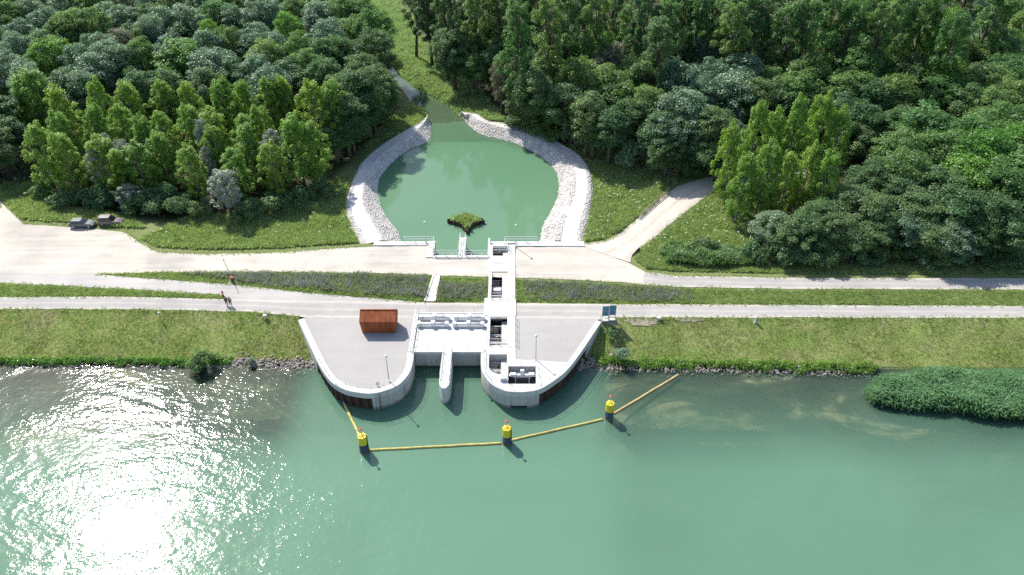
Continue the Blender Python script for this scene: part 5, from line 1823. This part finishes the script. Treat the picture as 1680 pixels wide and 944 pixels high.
for (x, y, s_, lb) in ((1082, 523.5, 0.55, "pale boulder lying on bare soil beside the dam road near the panels"), (435, 520, 0.5, "pale boulder on the bank edge near the corner of the slanting wall")):
    q = P(x, y, 2.95)
    o = link("boulder", stones_mesh("boulder", np.array([[0, 0, 0.2]]), np.array([s_]), np.random.default_rng(int(x))), M['stone'])
    o.location = q
    tag(o, lb, "boulder", "boulders beside the dam road")
rng = np.random.default_rng(90)
for k, lb in enumerate(("lowest pale log of the pile beside the ramp road", "uppermost pale log of the pile beside the ramp road", "middle pale log of the pile beside the ramp road", "shortest pale log leaning beside the ramp road")):
    q = P(1092 + 4 * k, 287 - 2.2 * k, 2.15)
    L = 4.6 - 0.5 * k
    e = empty("log", (q.x, q.y, float(H(q.x, q.y)) + 0.3 + (0.2 if k == 1 else 0)), -0.45 + 0.1 * k)
    MB().tube([(-L / 2, 0, 0), (0, 0.04, 0), (L / 2, 0, 0.03)], [0.17, 0.16, 0.13], 9).build("stem", M['wood'], e, True)
    MB().tube([(-L * 0.1, 0, 0.05), (-L * 0.02, 0.25, 0.3)], [0.06, 0.04], 6).build("branch_stub", M['wood'], e)
    tag(e, lb, "log", "logs beside the ramp road")

# wooden guard rail on the ramp road
gpts = [P(a, b, 2.6) for a, b in ((1048, 356), (1062, 343), (1078, 328), (1098, 311))]
gpts = [Vector((p.x, p.y, float(H(p.x, p.y)))) for p in gpts]
railing("low wooden guard rail along the meadow side of the ramp road", gpts, h=0.85, spacing=2.2, mat='wood', r=0.08, group="guard rails", name="guard_rail")

# bare soil patches on the bank crest
for (x, y, rx, ry_) in ((1055, 526, 2.6, 0.9), (1135, 524.5, 2.2, 0.35), (425, 521, 1.7, 0.8), (1000, 527, 1.2, 0.5)):
    c = P(x, y, 2.9)
    pts = []
    for k in range(22):
        a = k / 22 * 6.283
        r_ = 0.75 + 0.45 * random.random()
        pts.append(Vector((c.x + rx * r_ * math.cos(a), c.y + ry_ * r_ * math.sin(a), 0)))
    bm = bmesh.new()
    T = np.array([(p.x, p.y) for p in pts])
    vv = [bm.verts.new((p.x, p.y, 2.99 - max(0.0, (float(np.interp(p.x, BT_X, BT_Y)) + 0.1 - p.y)) * 0.388 + 0.0)) for p in pts]
    bm.faces.new(vv)
    me = bpy.data.meshes.new("bare_soil"); bm.to_mesh(me); bm.free()
    tag(link("bare_soil", me, M['pale_soil']), kind='structure')

# bare branches sticking out of the wood
for k, (x, y, h, lb) in enumerate(((1478, 285, 11, "leafless pale dead branches rising from the dark wood, upper clump"), (1512, 300, 10, "leafless pale dead branches rising from the dark wood, lower clump"))):
    q = P(x, y, 2 + h - 4)
    e = empty("dead_tree", (q.x, q.y - 2.0, 2.0))
    rng = np.random.default_rng(800 + k)
    MB().tube([(0, 0, 0), (0.3, 0, h * 0.5), (0.9, 0.4, h * 0.75)], [0.2, 0.14, 0.08], 6).build("trunk", M['bark_pale'], e, True)
    for j in range(5):
        z0 = h * (0.5 + 0.06 * j)
        MB().tube([(0.4, 0.1, z0), (1.0 + 0.5 * j, 0.2 + rng.normal() * 0.4, z0 + 2.2), (1.9 + 0.7 * j, rng.normal() * 0.6, z0 + 3.4 + 0.4 * rng.normal())], [0.07, 0.055, 0.03], 5).build("branch", M['bark_pale'], e, True)
    tag(e, lb, "dead tree", "dead branches in the dark wood")

# ------------------------------------------------------------------ cars
def car(label, loc, rz, paint, L=4.5, Wd=1.8, Ht=1.5, boxy=0.0):
    e = empty("parked_car", loc, rz)
    hw = Wd / 2
    # lower body lofted along x (front = +x)
    prof = [(-L / 2, 0.45, 0.85, 0.86), (-L / 2 + 0.12, 0.26, 0.98, 0.95), (-L * 0.3, 0.22, 1.0, 1.0), (0.0, 0.22, 0.98, 1.0), (L * 0.2, 0.22, 0.96, 1.0), (L * 0.36, 0.24, 0.86, 0.97), (L / 2 - 0.12, 0.28, 0.74, 0.88), (L / 2, 0.42, 0.60, 0.74)]
    vs, fs = [], []
    for x, z0, z1, w in prof:
        w *= hw
        vs += [(x, -w * 0.94, z0), (x, -w, (z0 + z1) / 2), (x, -w * 0.93, z1), (x, w * 0.93, z1), (x, w, (z0 + z1) / 2), (x, w * 0.94, z0)]
    for i in range(len(prof) - 1):
        for k in range(6):
            fs.append((6 * i + k, 6 * i + (k + 1) % 6, 6 * i + 6 + (k + 1) % 6, 6 * i + 6 + k))
    fs.append(tuple(range(6))); fs.append(tuple(range(6 * len(prof) - 6, 6 * len(prof))))
    MB().add(vs, fs).build("body", paint, e, bevel=0.03)
    rear, front = -L / 2 + 0.28 - 0.12 * boxy, L * 0.20
    rr, rf = -L / 2 + 0.55 - 0.3 * boxy, L * 0.02
    zt = Ht
    b_ = [(rear, -hw * 0.90, 0.985), (front, -hw * 0.90, 0.965), (front, hw * 0.90, 0.965), (rear, hw * 0.90, 0.985)]
    t_ = [(rr, -hw * 0.74, zt - 0.05), (rf, -hw * 0.74, zt - 0.04), (rf, hw * 0.74, zt - 0.04), (rr, hw * 0.74, zt - 0.05)]
    MB().hexa(b_, t_).build("windows", M['glass'], e, bevel=0.03)
    MB().hexa([(rr - 0.04, -hw * 0.76, zt - 0.052), (rf + 0.05, -hw * 0.76, zt - 0.042), (rf + 0.05, hw * 0.76, zt - 0.042), (rr - 0.04, hw * 0.76, zt - 0.052)],
              [(rr + 0.05, -hw * 0.70, zt + 0.02), (rf - 0.1, -hw * 0.70, zt + 0.02), (rf - 0.1, hw * 0.70, zt + 0.02), (rr + 0.05, hw * 0.70, zt + 0.02)]).build("roof", paint, e, bevel=0.02)
    for sy in (-1, 1):
        for xa in (-0.28, 0.28):
            xm = (rear + rf) / 2 + xa * L * 0.55
            MB().hexa([(xm - 0.05, sy * hw * 0.905 - 0.012, 0.98), (xm + 0.05, sy * hw * 0.905 - 0.012, 0.98), (xm + 0.05, sy * hw * 0.905 + 0.012, 0.98), (xm - 0.05, sy * hw * 0.905 + 0.012, 0.98)],
                      [(xm - 0.05, sy * hw * 0.75 - 0.012, zt - 0.05), (xm + 0.05, sy * hw * 0.75 - 0.012, zt - 0.05), (xm + 0.05, sy * hw * 0.75 + 0.012, zt - 0.05), (xm - 0.05, sy * hw * 0.75 + 0.012, zt - 0.05)]).build("window_pillar", paint, e)
        MB().tube([(rr + 0.15, sy * hw * 0.66, zt + 0.07), (rf - 0.15, sy * hw * 0.66, zt + 0.07)], 0.02, 6).build("roof_rail", M['galv'], e)
        MB().box(L / 2 - 0.28, L / 2 - 0.06, sy * hw * 0.62 - 0.16, sy * hw * 0.62 + 0.16, 0.60, 0.74).build("headlight", M['lamp_glass'], e, bevel=0.03)
        MB().box(-L / 2 - 0.01, -L / 2 + 0.1, sy * hw * 0.72 - 0.09, sy * hw * 0.72 + 0.09, 0.62, 0.92).build("tail_light", M['red'], e)
        MB().box(front - 0.1, front + 0.08, sy * (hw + 0.09) - 0.09, sy * (hw + 0.09) + 0.09, 0.95, 1.08).build("wing_mirror", paint, e, bevel=0.02)
        for x in (-L * 0.30, L * 0.31):
            w = empty("wheel", (x, sy * (hw - 0.10), 0.32)); w.parent = e
            MB().tube([(0, -0.1, 0), (0, 0.1, 0)], 0.32, 18).build("tyre", M['tyre'], w)
            MB().tube([(0, sy * 0.06, 0), (0, sy * 0.115, 0)], 0.21, 12).build("rim", M['rim'], w)
    MB().box(L / 2 - 0.03, L / 2 + 0.02, -0.26, 0.26, 0.42, 0.53).build("number_plate", M['white'], e)
    tag(e, label, "car", "cars parked by the poplars")
    return e


cq = P(139, 377.5, 2.2); cq2 = P(185, 373, 2.2)
car("dark grey estate car parked by the poplars, nearer the track bend", (cq.x, cq.y, float(H(cq.x, cq.y)) + 0.07), 0.02, M['paint_dark'], 4.6, 1.8, 1.46)
car("brownish grey high-roofed car parked by the poplars, nearer the tall grass", (cq2.x, cq2.y, float(H(cq2.x, cq2.y)) + 0.07), 0.06, M['paint_brown'], 4.4, 1.8, 1.68, 1.0)


# ------------------------------------------------------------------ people
def skin_body(name, verts, edges, radii, mat, parent, root=0, sub=2):
    me = bpy.data.meshes.new(name)
    me.from_pydata(verts, edges, [])
    o = link(name, me, mat, parent)
    md = o.modifiers.new("skin", 'SKIN')
    for i, r in enumerate(radii):
        sv = me.skin_vertices[0].data[i]
        sv.radius = (r, r)
        sv.use_root = (i == root)
    md.use_smooth_shade = True
    ss = o.modifiers.new("sub", 'SUBSURF')
    ss.levels = ss.render_levels = sub
    return o


def person(label, loc, rz, top, legs, stride=0.22):
    e = empty("person", loc, rz)
    s = stride
    V = [(0, 0, 0.95), (0, 0, 1.15), (0.02, 0, 1.38), (0.03, 0, 1.50), (0.05, 0, 1.62), (0.06, 0, 1.74),
         (0, 0.19, 1.40), (-0.05, 0.25, 1.12), (0.08, 0.27, 0.88), (0, -0.19, 1.40), (0.06, -0.25, 1.12), (0.22, -0.26, 0.92),
         (0.02, 0.10, 0.90), (s * 0.6, 0.11, 0.50), (s, 0.11, 0.09), (s + 0.16, 0.12, 0.05), (0.0, -0.10, 0.90), (-s * 0.3, -0.11, 0.50), (-s, -0.11, 0.12), (-s + 0.14, -0.12, 0.05)]
    E = [(0, 1), (1, 2), (2, 3), (3, 4), (4, 5), (2, 6), (6, 7), (7, 8), (2, 9), (9, 10), (10, 11), (0, 12), (12, 13), (13, 14), (14, 15), (0, 16), (16, 17), (17, 18), (18, 19)]
    Rr = [0.13, 0.12, 0.14, 0.06, 0.10, 0.085, 0.06, 0.045, 0.035, 0.06, 0.045, 0.035, 0.09, 0.06, 0.045, 0.035, 0.09, 0.06, 0.045, 0.035]
    skin_body("body", V, E, Rr, M['skin'], e)
    tv = [V[i] for i in (0, 1, 2, 6, 7, 9, 10)]
    skin_body("jacket", tv, [(0, 1), (1, 2), (2, 3), (3, 4), (2, 5), (5, 6)], [0.155, 0.145, 0.165, 0.08, 0.065, 0.08, 0.065], top, e)
    lv = [V[i] for i in (0, 12, 13, 14, 16, 17, 18)]
    skin_body("trousers", lv, [(0, 1), (1, 2), (2, 3), (0, 4), (4, 5), (5, 6)], [0.15, 0.105, 0.078, 0.065, 0.105, 0.078, 0.065], legs, e)
    MB().lathe([(0.02, 1.62), (0.105, 1.66), (0.112, 1.75), (0.07, 1.83), (0.01, 1.85)], (0.04, 0, 0), 12).build("hair", M['hair'], e, True)
    tag(e, label, "person", "walkers on the dam road")
    return e


p1 = P(372.5, 501, 3.02); p2 = P(379, 502, 3.02)
person("walker in dark clothes on the dam road, nearer the grass wedge tip", (p1.x, p1.y, 3.02), -1.2, M['cloth_black'], M['cloth_navy'])
person("walker in grey top on the dam road, beside the dark-clothed one", (p2.x, p2.y, 3.02), -1.0, M['cloth_grey'], M['cloth_navy'], 0.16)

# dark water weed at the edge of the shallows
rng = np.random.default_rng(950)
for lb, pts, n in (("dark water weed showing through the canal beyond the reed side pile", [(1030, 706), (1060, 712), (1100, 712), (1130, 710), (1180, 716), (1248, 714)], 150),
                   ("dark water weed showing through the canal below the round bush", [(280, 690), (350, 696), (400, 700), (470, 690), (520, 706)], 120)):
    line = resample(PP(pts, -0.3), 100)
    c = line[rng.integers(0, 100, n)] + rng.normal(size=(n, 3)) * np.array([0.9, 0.35, 0])
    c[:, 2] = -0.62
    p = np.repeat(c, 30, axis=0) + rng.normal(size=(n * 30, 3)) * np.array([0.5, 0.25, 0.12])
    p[:, 2] = np.minimum(p[:, 2] + 0.2, -0.20)
    v, q = leaf_quads(p, rng.normal(size=p.shape) * 0.2 + np.array([0, 0, 1.0]), np.full(len(p), 0.40), rng, 0.4)
    o = link("water_weed", fast_mesh("water_weed", v, quads=q, attrs={"rnd": rng.random(len(p))}), M['weed'])
    tag(o, lb, "water weed", kind='stuff')
